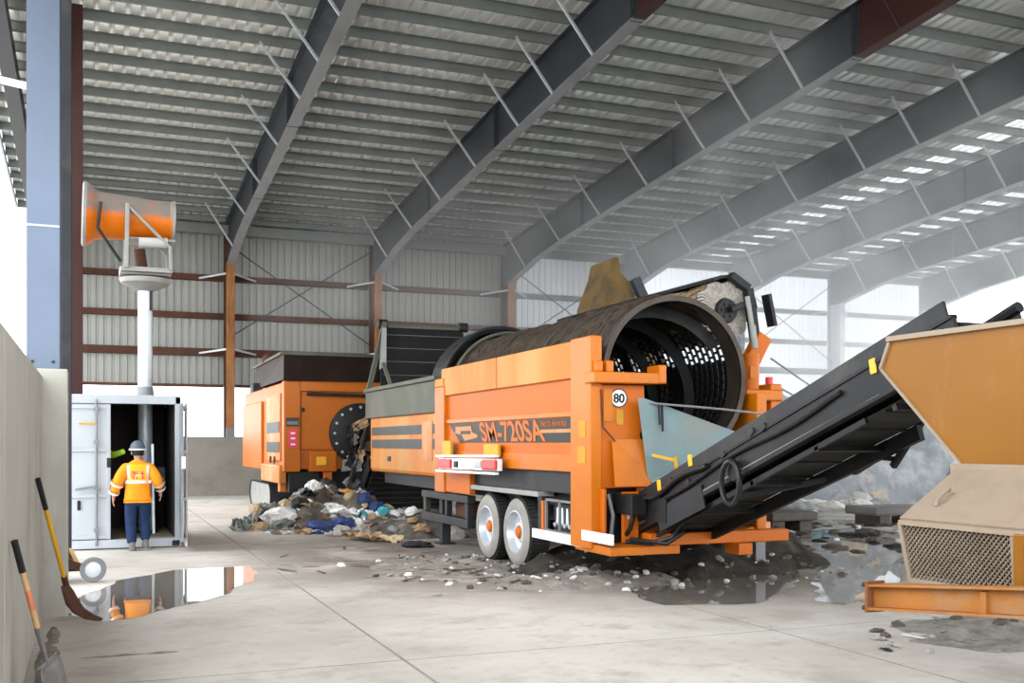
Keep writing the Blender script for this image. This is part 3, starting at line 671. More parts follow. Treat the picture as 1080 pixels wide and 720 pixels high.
hp = [(5.86, 10.9, .66), (5.84, 10.75, .75), (5.88, 10.7, 1.0), (5.96, 10.6, 1.12)] + [cv(6.0, s_, .14 + .03*math.sin(s_*5)) for s_ in [.1*k for k in range(9, 22)]]
MB().tube(hp, .03, 8).build('hydraulic_hose', M['hose'], tr, smooth=True)
lp = MB()
lp.tube([(cv(6.0, 2.6, 0)[0], *Vector(cv(6.0, 2.6, 0))[1:])] + [Vector(cv(6.0, 2.6, 0)) + Vector((-.05, math.sin(q)*.16, -.22 + math.cos(q)*.22)) for q in [2*PI*k/14 for k in range(15)]], .028, 8)
lp.build('hose_loop', M['hose'], tr, smooth=True)
hm = MB().lathe(cv(5.99, 2.55, -.10), (1, 0, 0), [(0, 0), (0, .09), (.04, .11), (.08, .11), (.08, 0)], 24).build('hinge_disc', M['black'], tr, smooth=True)
for s_, n_ in ((1.0, .10), (1.25, .18), (2.35, .12), (2.9, .17), (3.1, .15), (1.6, .05)):
    MB().bar(cv(6.03, s_, n_), cv(6.03, s_+.08, n_+.03), .04, .06, CN).build('hose_clamp', M['dark'], tr, bevel=.01)
for s_, n_ in ((1.02, .16), (1.75, .22), (4.72, .06)):
    MB().bar(cv(6.03, s_, n_), cv(6.03, s_+.02, n_+.13), .02, .075, CD).build('marker_lamp', M['amber'], tr, bevel=.01)
box('lower_skirt', M['black'], tr, 6.0, 6.03, 10.2, 10.95, .85, 1.12)
MB().bar(cv(6.02, .9, -.16), cv(6.02, 1.9, -.16), .02, .26, CN).build('guard_plate', M['dark'], tr)
bk = MB(); bk.bar((6.90, 7.2, 2.0), (6.90, 7.6, 1.54), .05, .055).bar((6.90, 7.55, 1.61), (6.90, 7.95, 1.63), .05, .045).bar((6.90, 7.85, 1.66), (6.90, 8.15, 1.52), .06, .16); bk.build('stay_bracket', M['black'], tr)
MB().tube([cv(6.04, .35, -.06), cv(6.04, 1.4, -.10), cv(6.03, LEN-.9, -.13)], .016, 8).build('grey_pipe', M['grey'], tr, smooth=True)
MB().tube([cv(6.80, LEN-.9, .24), cv(6.80, LEN-.02, .28)], .05, 8).build('edge_roller', M['black'], tr, smooth=True)
# base frame under the conveyor
cr = box('cross_beam', M['orange_deep'], tr, 6.0, 7.95, 10.55, 10.75, .56, .70, bevel=.01)
box('beam_foot', M['orange_deep'], cr, 7.15, 7.35, 10.45, 10.75, .42, .56, bevel=.01)
MB().bar((7.3, 10.75, .62), (8.3, 11.5, .66), .12, .12).build('side_beam', M['orange'], tr, bevel=.01)
MB().bar((8.05, 11.6, .7), (8.35, 11.6, 1.05), .16, .2, (0, 1, 0)).build('side_beam', M['orange_deep'], tr, bevel=.01)
lg_ = MB().box(8.42, 8.58, 11.9, 12.06, .02, .80).build('support_leg', M['grey'], tr, bevel=.01); box('foot_plate', M['grey'], lg_, 8.36, 8.64, 11.82, 12.14, 0, .03)
MB().bar((7.9, 11.95, .82), (8.58, 11.98, .82), .12, .12).build('leg_arm', M['dark'], tr)
MB().tube([(5.7, 10.6, .62), (5.95, 10.45, .60), (6.15, 10.3, .68), (6.2, 10.2, .85)], .03, 8).build('hydraulic_hose', M['hose'], tr, smooth=True)
MB().tube([(5.7, 10.5, .66), (6.1, 10.35, .60), (6.25, 10.2, .75)], .025, 8).build('hydraulic_hose', M['hose'], tr, smooth=True)
MB().tube([(6.16, 10.85, 2.24), (6.9, 10.4, 2.16), (7.25, 9.9, 2.08)], .014, 6).build('stay_cable', M['grey'], tr)

# ------------------------------------------------------------------ shredder behind
sh = thing('waste_shredder', 'orange tracked shredder with dark hopper parked behind the trommel', 'shredder', (5.6, 27.5, 0))
sx0, sy0 = 4.07, 24.2
box('body', M['orange_shred'], sh, sx0+.02, 7.4, sy0+.12, 31.0, 1.15, 3.2, bevel=.03)
box('front_post', M['orange_shred'], sh, sx0, 4.46, sy0, sy0+.3, 1.10, 3.22, bevel=.02)
box('front_panel', M['orange_shred'], sh, 4.48, 7.3, sy0+.06, sy0+.14, 1.62, 2.98, bevel=.01)
box('top_beam', M['orange_shred'], sh, 4.46, 7.35, sy0-.02, sy0+.14, 2.98, 3.22, bevel=.02)
MB().tube([(4.6, sy0-.06, 2.92), (7.2, sy0-.06, 2.88)], .04, 8).build('hydraulic_pipe', M['dark'], sh)
box('side_door', M['orange_pale'], sh, sx0-.03, sx0+.03, 24.6, 26.55, 1.35, 2.95, bevel=.02)
gd = box('side_door', M['orange_shred'], sh, sx0-.05, sx0+.03, 27.4, 31.0, 1.10, 2.86, bevel=.02)
for z0, z1 in ((2.02, 2.28), (1.55, 1.80)): box('vent_stripe', M['stripe'], sh, sx0-.045, sx0-.03, 24.65, 26.5, z0, z1)
for y in (25.2, 25.8): box('door_latch', M['rust_dark'], sh, sx0-.06, sx0-.03, y, y+.15, 1.28, 1.45)
box('side_step', M['orange_pale'], sh, sx0-.08, sx0+.1, 24.4, 27.2, .82, 1.25, bevel=.03)
box('step_leg', M['orange_pale'], sh, sx0-.02, sx0+.12, 24.6, 24.9, .62, .84)
box('logo_plate', M['stripe'], sh, 4.12, 4.42, sy0-.012, sy0, 2.16, 2.36)
for k, (a, b) in enumerate(((4.14, 4.40),)): box('logo_stripe', M['grey'], sh, a, b, sy0-.018, sy0-.012, 2.20, 2.28)
sgn = box('warning_sign', M['pink'], sh, 4.18, 4.38, sy0-.012, sy0, 1.66, 2.08)
for z in (1.74, 1.88, 2.0): box('sign_mark', M['white'], sgn, 4.23, 4.33, sy0-.016, sy0-.012, z-.02, z+.02)
box('lower_box', M['orange_shred'], sh, 4.66, 5.3, sy0-.05, sy0+.3, 1.1, 1.58, bevel=.02)
box('lamp', M['amber'], sh, 4.82, 5.05, sy0-.08, sy0-.05, 1.25, 1.45, bevel=.02)
box('black_locker', M['black'], sh, 4.2, 4.95, sy0+.1, sy0+1.2, .62, 1.1, bevel=.03)
box('leg_box', M['orange_shred'], sh, 5.0, 5.2, sy0, sy0+.3, .5, 1.1, bevel=.02)
for z in (2.55, ): box('small_latch', M['black'], sh, 4.50, 4.56, sy0+.02, sy0+.06, z-.05, z+.05)
# hopper
hx0, hx1, hy0, hy1 = 4.05, 7.4, 24.15, 27.6
M['hopper_dark'] = pbr('dark_maroon_steel', (.022, .012, .010), .6, .1, .3, 1.2, dirt=(.05, .045, .034), da=.4)
hw = MB().plate([(hx0, hy0, 3.24), (hx1, hy0, 3.24), (hx1+.3, hy0-.35, 3.80), (hx0-.05, hy0-.35, 3.80)], .04).build('hopper_wall', M['hopper_dark'], sh)
for k in range(6): MB().bar((hx0+.3+k*.55, hy0-.02, 3.26), (hx0+.3+k*.55, hy0-.37, 3.78), .05, .03, (0, 1, 0)).build('rib', M['hopper_dark'], hw)
for k in range(3): MB().lathe((4.9+k*.8, hy0-.30, 3.74), (0, -1, 0), [(0, .035), (.04, .03), (.04, 0)], 8).build('bolt', M['dustgrey'], hw)
MB().bar((hx0-.1, hy0-.36, 3.82), (hx1+.35, hy0-.36, 3.82), .10, .07).build('hopper_rim', M['olive'], sh)
MB().plate([(hx0, hy0, 3.24), (hx0, hy1, 3.24), (hx0-.14, hy1, 3.72), (hx0-.05, hy0-.35, 3.80)], .04).build('hopper_wall', M['hopper_dark'], sh)
MB().bar((hx0-.08, hy0-.35, 3.82), (hx0-.16, hy1, 3.74), .09, .06).build('hopper_rim', M['olive'], sh)
MB().plate([(hx1, hy0, 3.24), (hx1, hy1, 3.24), (hx1+.4, hy1, 3.86), (hx1+.3, hy0-.35, 3.80)], .04).build('hopper_wall', M['hopper_dark'], sh)
MB().plate([(hx0, hy1, 3.24), (hx1, hy1, 3.24), (hx1+.4, hy1+.2, 3.86), (hx0-.14, hy1, 3.72)], .04).build('hopper_wall', M['hopper_dark'], sh)
MB().lathe((4.0, 26.0, 3.76), (0, 0, 1), [(0, .16), (.12, .17), (.2, .1), (.24, 0)], 10).build('beacon', M['rust_dark'], sh)
box('exhaust', M['dark'], sh, 4.2, 4.5, 30.2, 30.8, 3.2, 3.5, bevel=.04)
# chain drive disc
ds = MB().lathe((5.85, sy0-.06, 2.0), (0, -1, 0), [(-.1, .72), (.06, .72), (.08, .68), (.08, 0)], 40).build('drive_disc', M['black'], sh, smooth=True)
for k in range(16):
    q = 2*PI*k/16; MB().lathe((5.85 + math.cos(q)*.62, sy0-.14, 2.0 + math.sin(q)*.62), (0, -1, 0), [(0, .035), (.03, .03), (.03, 0)], 8).build('bolt', M['rim'], ds)
# tracks
def track(x0, x1, y0, y1, h, par):
    r = h/2; pts = []
    for k in range(13): q = PI/2 + PI*k/12; pts.append((y0 + r + math.cos(q)*r, r + math.sin(q)*r))
    for k in range(13): q = -PI/2 + PI*k/12; pts.append((y1 - r + math.cos(q)*r, r + math.sin(q)*r))
    t_ = MB().prism(pts, 'x', x0+.03, x1-.03).build('track_belt', M['dustgrey'], par)
    per = []; 
    for i in range(len(pts)):
        a_, b_ = Vector(pts[i]), Vector(pts[(i+1) % len(pts)]); n_ = max(1, int((b_-a_).length/.17))
        for q in range(n_): per.append(((a_ + (b_-a_)*q/n_), (b_-a_).normalized()))
    pm_ = MB()
    for p_, d_ in per: pm_.bar((x0, p_.x, p_.y), (x1, p_.x, p_.y), .10, .04, (0, -d_.y, d_.x))
    pm_.build('track_pad', M['dark'], t_)
track(4.25, 5.05, 27.4, 31.2, .70, sh); track(6.6, 7.35, 27.6, 31.2, .62, sh)
box('undercarriage', M['black'], sh, 4.7, 6.6, 27.8, 31.0, .3, 1.15, bevel=.03)
# discharge conveyor with cleats, between shredder and trommel
dcv = MB().plate([(5.85, 24.1, .25), (7.9, 24.1, .25), (7.9, 23.0, 1.12), (5.85, 23.0, 1.12)], .1).build('discharge_belt', M['black'], sh)
for k in range(7):
    f_ = .06 + k*.145; MB().bar((5.84, 24.1-1.1*f_-.06, .25+.87*f_-.06), (7.9, 24.1-1.1*f_-.06, .25+.87*f_-.06), .05, .05).build('cleat', M['belt'], dcv)
MB().bar((5.8, 24.2, .3), (5.8, 22.9, 1.3), .08, .25).build('conveyor_side', M['black'], sh)
# stream of hanging refuse in front of the disc
rs = random.Random(5)

# ------------------------------------------------------------------ shipping container, cannon, worker
ct = thing('shipping_container', 'pale blue-grey shipping container with its right door open', 'container', (.255, 19.9, 0))
cx0, cx1, cy0, cy1, cz0, cz1 = -.85, 1.36, 18.4, 21.4, .02, 2.55
for x in (cx0, cx1-.09):
    for y in (cy0, cy1-.12): box('corner_post', M['container'], ct, x, x+.09, y, y+.12, cz0, cz1, bevel=.01)
box('top_rail', M['container'], ct, cx0, cx1, cy0, cy0+.12, cz1-.13, cz1+.02, bevel=.01)
box('door_sill', M['container'], ct, cx0, cx1, cy0-.02, cy0+.12, cz0, cz0+.14, bevel=.01)
for x in (cx0, cx1-.16): box('forklift_pocket', M['black'], ct, x+.02, x+.14, cy0-.03, cy0-.018, .03, .12)
def corr(mb, x, y0, y1, z0, z1, amp, pitch):
    n = int((y1-y0)/pitch)*4; vs = []
    for k in range(n+1):
        u = y0 + (y1-y0)*k/n; d = amp if k % 4 in (1, 2) else 0
        vs += [(x+d, u, z0), (x+d, u, z1)]
    mb.add(vs, [(2*k, 2*k+2, 2*k+3, 2*k+1) for k in range(n)])
for x in (cx0+.02, cx1-.05):
    c_ = MB(); corr(c_, x, cy0+.1, cy1-.1, cz0+.1, cz1-.05, .03, .25); c_.build('side_wall', M['container'], ct, fix=False)
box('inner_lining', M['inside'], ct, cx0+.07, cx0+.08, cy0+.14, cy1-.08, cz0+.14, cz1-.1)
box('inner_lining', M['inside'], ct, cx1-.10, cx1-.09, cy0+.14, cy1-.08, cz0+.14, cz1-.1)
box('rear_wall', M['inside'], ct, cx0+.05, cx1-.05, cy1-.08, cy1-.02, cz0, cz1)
# roof in two halves with a gap for the cannon mast
rfm = MB(); rfm.box(cx0+.02, .70, cy0+.1, cy1, cz1-.06, cz1).box(1.0, cx1-.02, cy0+.1, cy1, cz1-.06, cz1).box(.70, 1.0, cy0+.1, 19.62, cz1-.06, cz1).box(.70, 1.0, 19.98, cy1, cz1-.06, cz1)
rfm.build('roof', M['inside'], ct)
box('plank_floor', M['ply'], ct, cx0+.08, cx1-.1, cy0+.12, cy1-.08, cz0+.08, cz0+.14)
def door(name, par, x0, x1):
    d = MB(); y = cy0+.02
    d.box(x0, x1, y, y+.03, cz0+.15, cz1-.14)
    o = d.build(name, M['container'], par)
    fr = MB(); fr.box(x0, x0+.06, y-.03, y+.0, cz0+.15, cz1-.14).box(x1-.06, x1, y-.03, y, cz0+.15, cz1-.14)
    for z in (cz0+.16, .86, 1.62, cz1-.22): fr.box(x0+.06, x1-.06, y-.03, y, z, z+.06)
    fr.build('door_rib', M['container'], o, bevel=.008)
    xr = x1 - .22
    rod = MB().tube([(xr, y-.06, cz0+.05), (xr, y-.06, cz1-.06)], .018, 8).build('locking_rod', M['container_dark'], o)
    MB().bar((xr, y-.09, 1.05), (xr-.32, y-.09, 1.0), .02, .04).build('rod_handle', M['container_dark'], o)
    for z in (.3, 1.0, 1.75, 2.3): MB().box(xr-.04, xr+.04, y-.085, y-.03, z, z+.06).build('rod_bracket', M['container_dark'], o)
    return o
dl_ = door('left_door', ct, cx0+.09, .25)
MB().box(-.24, .06, cy0-.012, cy0-.008, 2.07, 2.10).build('yellow_sticker', M['yellow'], dl_)
MB().box(-.26, -.21, cy0-.012, cy0-.008, .66, .82).build('black_sticker', M['black'], dl_)
MB().box(.19, .25, cy0-.03, cy0-.01, 1.36, 1.52).build('lock_box', M['dark'], dl_)
# open door, swung towards the camera
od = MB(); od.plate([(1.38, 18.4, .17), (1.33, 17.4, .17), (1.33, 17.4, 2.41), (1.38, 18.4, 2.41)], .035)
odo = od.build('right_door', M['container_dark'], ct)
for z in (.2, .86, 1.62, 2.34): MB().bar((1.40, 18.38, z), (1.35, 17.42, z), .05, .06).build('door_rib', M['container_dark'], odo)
for k in (.15, .45, .8): MB().tube([(1.43-.05*k, 18.4-k, .08), (1.43-.05*k, 18.4-k, 2.5)], .018, 8).build('locking_rod', M['galv'], odo)
MB().box(1.30, 1.36, 17.38, 17.42, 1.35, 1.55).build('lock_box', M['white'], odo)
MB().box(cx1-.02, cx1+.02, cy0-.01, cy0+.05, .4, 2.3).build('hinge_strip', M['container_dark'], odo)
# a few things inside
MB().bar((.95, 18.9, .2), (.93, 18.95, 1.75), .04, .04).build('rack_post', M['galv'], ct)
box('control_box', M['dark'], ct, .95, 1.15, 19.0, 19.2, 1.05, 1.35, bevel=.02)
# hanging lime jacket
jk = MB(); jk.lathe((.02, 18.95, 1.10), (0, 0, 1), [(0, .22), (.3, .20), (.5, .22), (.58, .13), (.62, .05)], 14)
for v in jk.v: v.y = 18.95 + (v.y-18.95)*.45
jk.tube([(.15, 18.95, 1.62), (.30, 18.8, 1.56), (.45, 18.62, 1.62)], .07, 8, .045)
tag(jk.build('work_jacket', M['lime'], None, smooth=True), 'lime green high-visibility jacket hanging inside the container doorway', 'jacket')

cn = thing('mist_cannon', 'orange mist cannon on a tall galvanised mast above the container', 'mist cannon', (.85, 19.8, 0))
mx, my = .85, 19.8
mast = MB().lathe((mx, my, .16), (0, 0, 1), [(0, .125), (4.36, .125), (4.40, .13)], 24).build('mast', M['galv'], cn, smooth=True)
MB().lathe((mx, my, .16), (0, 0, 1), [(0, .25), (.03, .25), (.03, .12)], 24).build('mast_foot', M['dark'], mast)
box('mast_seam', M['dark'], mast, mx+.07, mx+.12, my-.11, my-.06, 4.15, 4.52)
MB().lathe((mx, my, 2.56), (0, 0, 1), [(0, .16), (.22, .14), (.22, .125)], 24).build('mast_collar', M['container_dark'], mast, smooth=True)
MB().lathe((mx, my, 4.5), (0, 0, 1), [(0, .13), (.06, .26), (.14, .42), (.2, .44), (.22, .44), (.22, 0)], 32).build('turntable', M['dustgrey'], cn, smooth=True)
pl = MB().box(mx-.44, mx+.44, my-.3, my+.3, 4.76, 4.90).build('yoke_plate', M['dustgrey'], cn, bevel=.02)
for k in range(3): MB().box(mx-.30+k*.22, mx-.14+k*.22, my-.306, my-.30, 4.80, 4.85).build('plate_slot', M['black'], pl)
for y in (my-.42, my+.42):
    MB().bar((mx-.33, y, 4.85), (mx-.31, y, 5.98), .07, .10, (0, 1, 0)).build('yoke_upright', M['dustgrey'], cn, bevel=.01)
    MB().bar((mx-.28, y, 5.92), (mx+.40, y, 5.25), .05, .07, (0, 1, 0)).build('yoke_brace', M['dustgrey'], cn, bevel=.01)
    MB().bar((mx+.40, y, 5.28), (mx+.42, y, 4.85), .05, .08, (0, 1, 0)).build('yoke_upright', M['dustgrey'], cn, bevel=.01)
for y_ in (my-.42, my+.30): MB().box(mx-.42, mx+.44, y_, y_+.12, 4.80, 4.88).build('yoke_rail', M['dustgrey'], cn)
MB().tube([(mx-.12, my-.36, 5.32), (mx+.36, my-.36, 5.34)], .09, 16).build('tilt_motor', M['glassbits'], cn, smooth=True)
MB().box(mx-.30, mx+.50, my-.30, my+.30, 5.38, 5.42).build('barrel_tray', M['dustgrey'], cn)
MB().tube([(mx-.05, my, 4.9), (mx-.10, my, 5.25)], .10, 12).build('pump', M['rust_dark'], cn, smooth=True)
MB().tube([(mx-.75, my-.5, 5.95), (mx-.80, my-.5, 5.5), (mx-.6, my-.45, 5.2), (mx-.42, my-.4, 4.95)], .03, 8).build('water_hose', M['hose'], cn, smooth=True)
cax = Vector((-1, 0, .03)).normalized(); cc = Vector((mx-.26, my, 5.80))
MB().lathe(cc, cax, [(-.74, .35), (-.74, .38), (-.70, .38), (-.68, .36), (.50, .41), (.58, .45), (.72, .56), (.74, .56), (.74, .53), (.56, .42), (-.68, .33)], 40).build('barrel', M['cannon'], cn, smooth=True)
MB().lathe(cc, cax, [(-.77, .32), (-.76, .39), (-.71, .39)], 40).build('intake_ring', M['dustgrey'], cn, smooth=True)
gr = MB()
for k in range(1, 5): gr.lathe(cc, cax, [(-.76, .08*k-.006), (-.76, .08*k+.006)], 24)
for k in range(6): q = PI*k/6; gr.bar(cc - cax*.76 + Vector((0, math.cos(q)*.34, math.sin(q)*.34)), cc - cax*.76 - Vector((0, math.cos(q)*.34, math.sin(q)*.34)), .012, .012, (1, 0, 0))
gr.build('intake_grille', M['dark'], cn)
MB().lathe(cc, cax, [(.72, .56), (.77, .57), (.79, .53), (.72, .53)], 40).build('nozzle_ring', M['dustgrey'], cn, smooth=True)
MB().lathe(cc, cax, [(.1, .22), (.5, .20), (.62, .08), (.64, 0)], 20).build('fan_hub', M['dark'], cn, smooth=True)
for k in range(7):
    q = 2*PI*k/7; d = Vector((0, math.cos(q), math.sin(q))); s_ = cax.cross(d)
    b0 = cc + cax*.2; MB().plate([b0+d*.2-s_*.05-cax*.04, b0+d*.2+s_*.05+cax*.04, b0+d*.36+s_*.08+cax*.03, b0+d*.36-s_*.08-cax*.03], .01).build('fan_blade', M['dark'], cn)

# worker, seen from behind, stepping into the container
def skin_obj(name, V, E, mat, parent, sub=2, root=0):
    me = bpy.data.meshes.new(name); me.from_pydata([v[:3] for v in V], E, []); me.materials.append(mat)
    o = bpy.data.objects.new(name, me); C.objects.link(o); o.parent = parent
    sk = o.modifiers.new('skin', 'SKIN'); sk.use_smooth_shade = True; sk.branch_smoothing = .4
    if not me.skin_vertices: me.attributes  # created by the modifier
    bmx = bmesh.new(); bmx.from_mesh(me); ly = bmx.verts.layers.skin.verify(); bmx.verts.ensure_lookup_table()
    for i, v in enumerate(V):
        s_ = bmx.verts[i][ly]; s_.radius = (v[3], v[4] if len(v) > 4 else v[3]); s_.use_root = (i == root)
    bmx.to_mesh(me); bmx.free()
    ss = o.modifiers.new('sub', 'SUBSURF'); ss.levels = sub; ss.render_levels = sub
    return o
pe = thing('person', 'worker in orange high-visibility jacket, jeans and grey hard hat stepping into the container', 'person', (.66, 18.02, 0))
# body: pelvis, spine, neck, head, arms, legs and hands with five fingers, one continuous skin
V = [(0,0,.90,.12,.10),(0,0,1.10,.13,.10),(0,.01,1.32,.14,.10),(0,.015,1.46,.055),(0,.03,1.53,.06),(0,.04,1.62,.085,.10),(0,.04,1.70,.08,.09)]
E = [(0,1),(1,2),(2,3),(3,4),(4,5),(5,6)]
def limb(pts, fr):
    for p in pts: V.append(p); E.append((fr, len(V)-1)); fr = len(V)-1
    return fr
for s_, hand in ((-1, (-.375, .08, .83)), (1, (.36, .09, .90))):
    sh_ = (s_*.19, 0, 1.40, .055); el = (s_*.30, -.05, 1.14, .045); wr = (hand[0]*.98, hand[1]-.02, hand[2]+.09, .03, .035); pa = (hand[0], hand[1], hand[2]+.02, .035, .022)
    p_ = limb([sh_, el, wr, pa], 2)
    for k, (dy, ln) in enumerate(((-.03, .075), (-.01, .085), (.01, .08), (.03, .065))):
        limb([(hand[0]+.004*s_, hand[1]+dy, hand[2]-.02, .010), (hand[0]-.002*s_, hand[1]+dy+.006, hand[2]-.02-ln*.5, .009), (hand[0]-.02*s_, hand[1]+dy+.014, hand[2]-.02-ln, .008)], p_)
    limb([(hand[0]-.01*s_, hand[1]+.045, hand[2]+.02, .011), (hand[0]-.02*s_, hand[1]+.065, hand[2]-.02, .009)], p_)
legs = {-1: [(-.10,0,.84,.085),(-.11,.05,.48,.06),(-.09,-.03,.10,.042)], 1: [(.10,0,.84,.085),(.11,.10,.50,.06),(.12,.04,.14,.042)]}
for s_ in (-1, 1): limb(legs[s_], 0)
body = skin_obj('body', V, E, M['skin'], pe)
# face, set on the head
MB().lathe((0, .135, 1.60), (0, 1, -.3), [(0, .018), (.02, .014), (.03, 0)], 8).build('nose', M['skin'], body, smooth=True, local=True)
for s_ in (-1, 1): MB().lathe((s_*.092, .03, 1.60), (s_, 0, 0), [(0, .03), (.012, .026), (.016, 0)], 10).build('ear', M['skin'], body, smooth=True, local=True)
for s_ in (-1, 1): MB().lathe((s_*.035, .128, 1.63), (0, 1, 0), [(0, .012), (.008, .008), (.01, 0)], 8).build('eye', M['black'], body, smooth=True, local=True)
MB().bar((-.025, .128, 1.555), (.025, .128, 1.555), .012, .008).build('mouth', M['pink'], body, local=True)
hair = MB().lathe((0, .03, 1.56), (0, 0, 1), [(0, .088), (.05, .098), (.1, .095)], 20); hair.build('hair', M['black'], pe, smooth=True, local=True)
# jacket
V = [(0,0,.98,.215,.16),(0,0,.84,.225,.17),(0,0,1.15,.215,.16),(0,.0,1.30,.215,.155),(0,.01,1.42,.13,.11),(0,.015,1.50,.085,.085)]; E = [(0,1),(0,2),(2,3),(3,4),(4,5)]
for s_, hand in ((-1, (-.375, .08, .83)), (1, (.36, .09, .90))):
    limb([(s_*.20, 0, 1.375, .105, .11), (s_*.30, -.06, 1.14, .095, .095), (hand[0]*.98, hand[1]-.03, hand[2]+.12, .07, .07)], 3)
jk_ = skin_obj('jacket', V, E, M['jacket'], pe)
def ring_band(name, z0, z1, rx, ry, mat, par, cy=0):
    m = MB(); n = 28
    for z in (z0, z1):
        for k in range(n): q = 2*PI*k/n; m.v.append(Vector((math.cos(q)*rx, cy+math.sin(q)*ry, z)))
    m.f = [[k, (k+1) % n, n+(k+1) % n, n+k] for k in range(n)]
    return m.build(name, mat, par, smooth=True, local=True)
def tape(name, pts, w_, mat, par):                # strip that hugs the jacket back
    m = MB()
    for a_, b_ in zip(pts, pts[1:]): m.bar(a_, b_, w_, .012, (0, 1, 0))
    return m.build(name, mat, par, local=True)
# (filled in below once the jacket surface is known)
V = [(0,0,.90,.15,.13)]; E = []
for s_ in (-1, 1):
    l = legs[s_]; limb([(l[0][0], 0, .80, .115, .12), (l[1][0], l[1][1], l[1][2], .09, .095), (l[2][0], l[2][1], l[2][2]+.0, .08, .085)], 0)
skin_obj('trousers', V, E, M['jeans'], pe)
for s_, (ax_, ay_, az_) in ((-1, (-.09, -.03, 0)), (1, (.12, .04, .035))):
    bt = MB(); bt.lathe((ax_, ay_, az_), (0, 0, 1), [(0, .0), (0, .055), (.06, .055), (.16, .052), (.20, .05)], 14)
    b_ = bt.build('boot', M['boot'], pe, smooth=True, local=True)
    tb = MB().lathe((ax_, ay_-.07, az_+.05), (0, 1, 0), [(0, 0), (.0, .035), (.05, .05), (.18, .05), (.25, .04), (.28, 0)], 14)
    for v in tb.v: v.z = max(v.z, az_)
    tb.build('boot_toe', M['boot'], b_, smooth=True, local=True)
ht = MB().lathe((0, .035, 1.645), (0, 0, 1), [(0, .135), (.015, .135), (.02, .122), (.07, .118), (.12, .095), (.155, .05), (.165, 0)], 28)
h_ = ht.build('hard_hat', M['hat'], pe, smooth=True, local=True)
MB().prism([(-.085, .13), (.085, .13), (.06, .215), (-.06, .215)], 'z', 1.645, 1.66).build('hat_peak', M['hat'], h_, local=True)
MB().bar((0, -.08, 1.72), (0, .15, 1.76), .03, .03).build('hat_ridge', M['hat'], h_, local=True, bevel=.008)
ring_band('hat_band', 1.648, 1.672, .137, .137, M['white'], h_, .035)

# place tapes and emblem by sampling the jacket's back
dg = bpy.context.evaluated_depsgraph_get(); bpy.context.view_layer.update()
from mathutils.bvhtree import BVHTree
jt = BVHTree.FromObject(jk_, dg)
def back(x, z):
    h = jt.ray_cast(Vector((x, -1, z)), Vector((0, 1, 0))); return h[0] if h[0] else None
def decal(name, x0, x1, z0, z1, mat, nx_=10, nz_=4, sl=0):
    m = MB(); ok = True; g = []
    for j in range(nz_+1):
        for i in range(nx_+1):
            x = x0 + (x1-x0)*i/nx_ + sl*(j/nz_); z = z0 + (z1-z0)*j/nz_; h = back(x, z)
            g.append(h + Vector((0, -.006, 0)) if h else Vector((x, -.1, z)))
    m.v = g; n = nx_+1
    m.f = [[j*n+i, j*n+i+1, (j+1)*n+i+1, (j+1)*n+i] for j in range(nz_) for i in range(nx_)]
    return m.build(name, mat, jk_, smooth=True, local=True, fix=False)
decal('yoke_panel', -.17, .17, 1.12, 1.42, M['jacket_y'], 12, 8)
decal('reflective_tape', -.20, .20, 1.105, 1.155, M['reflect'], 14, 3)
for s_ in (-1, 1): decal('reflective_tape', s_*.15-.022, s_*.15+.022, 1.155, 1.40, M['reflect'], 3, 8)
for z0, z1, parts in ((1.245, 1.305, ((-.105, -.03), (-.02, .03), (.04, .105))), (1.175, 1.235, ((-.105, -.05), (-.04, .005), (.015, .105)))):
    for a_, b_ in parts: decal('emblem', a_, b_, z0, z1, M['pink'], 4, 3)
decal('emblem_line', -.04, .04, 1.225, 1.25, M['reflect'], 4, 2)
for s_, hand in ((-1, (-.375, .08, .83)), (1, (.36, .09, .90))):
    for t_, rr in ((.18, .108), (.93, .085)):
        e0 = Vector((s_*.30, -.06, 1.14)); w0 = Vector((hand[0]*.98, hand[1]-.03, hand[2]+.12)); 
        p_ = e0.lerp(w0, (t_-.1)); d_ = (w0-e0).normalized()
        MB().lathe(p_, d_, [(0, rr), (.045, rr*.97)], 20).build('sleeve_tape', M['reflect'], jk_, smooth=True, local=True)

# ------------------------------------------------------------------ hopper machine at the right
fm = thing('feed_hopper_machine', 'ochre steel feed hopper with dusty tan hood and mesh guard at the right edge', 'hopper', (6.4, 3.9, 0))
prof = [(5.92, 2.50), (6.02, 2.30), (5.25, 1.60), (2.9, 1.60), (2.3, 2.50)]
MB().prism(prof, 'x', 5.36, 5.39).build('side_wall', M['ochre'], fm)
MB().prism(prof, 'x', 7.85, 7.88).build('side_wall', M['ochre'], fm)
MB().plate([(5.39, 5.92, 2.5), (7.85, 5.92, 2.5), (7.85, 6.02, 2.3), (5.39, 6.02, 2.3)], .02).plate([(5.39, 6.0, 2.3), (7.85, 6.0, 2.3), (7.85, 5.25, 1.6), (5.39, 5.25, 1.6)], .02).build('end_wall', M['ochre'], fm)
MB().plate([(5.39, 2.3, 2.5), (7.85, 2.3, 2.5), (7.85, 2.9, 1.6), (5.39, 2.9, 1.6)], .02).build('end_wall', M['ochre'], fm)
for x_ in (5.36, 7.88): MB().bar((x_, 5.94, 2.51), (x_, 2.3, 2.51), .07, .035).build('rim', M['dusty_tan'], fm)
MB().bar((5.355, 5.93, 2.49), (5.355, 6.02, 2.30), .025, .03, (1, 0, 0)).bar((5.355, 6.02, 2.30), (5.355, 5.25, 1.6), .02, .02, (1, 0, 0)).build('edge_strip', M['dusty_tan'], fm)
box('floor_plate', M['dusty_tan'], fm, 5.3, 7.9, 2.9, 5.3, 1.55, 1.62)
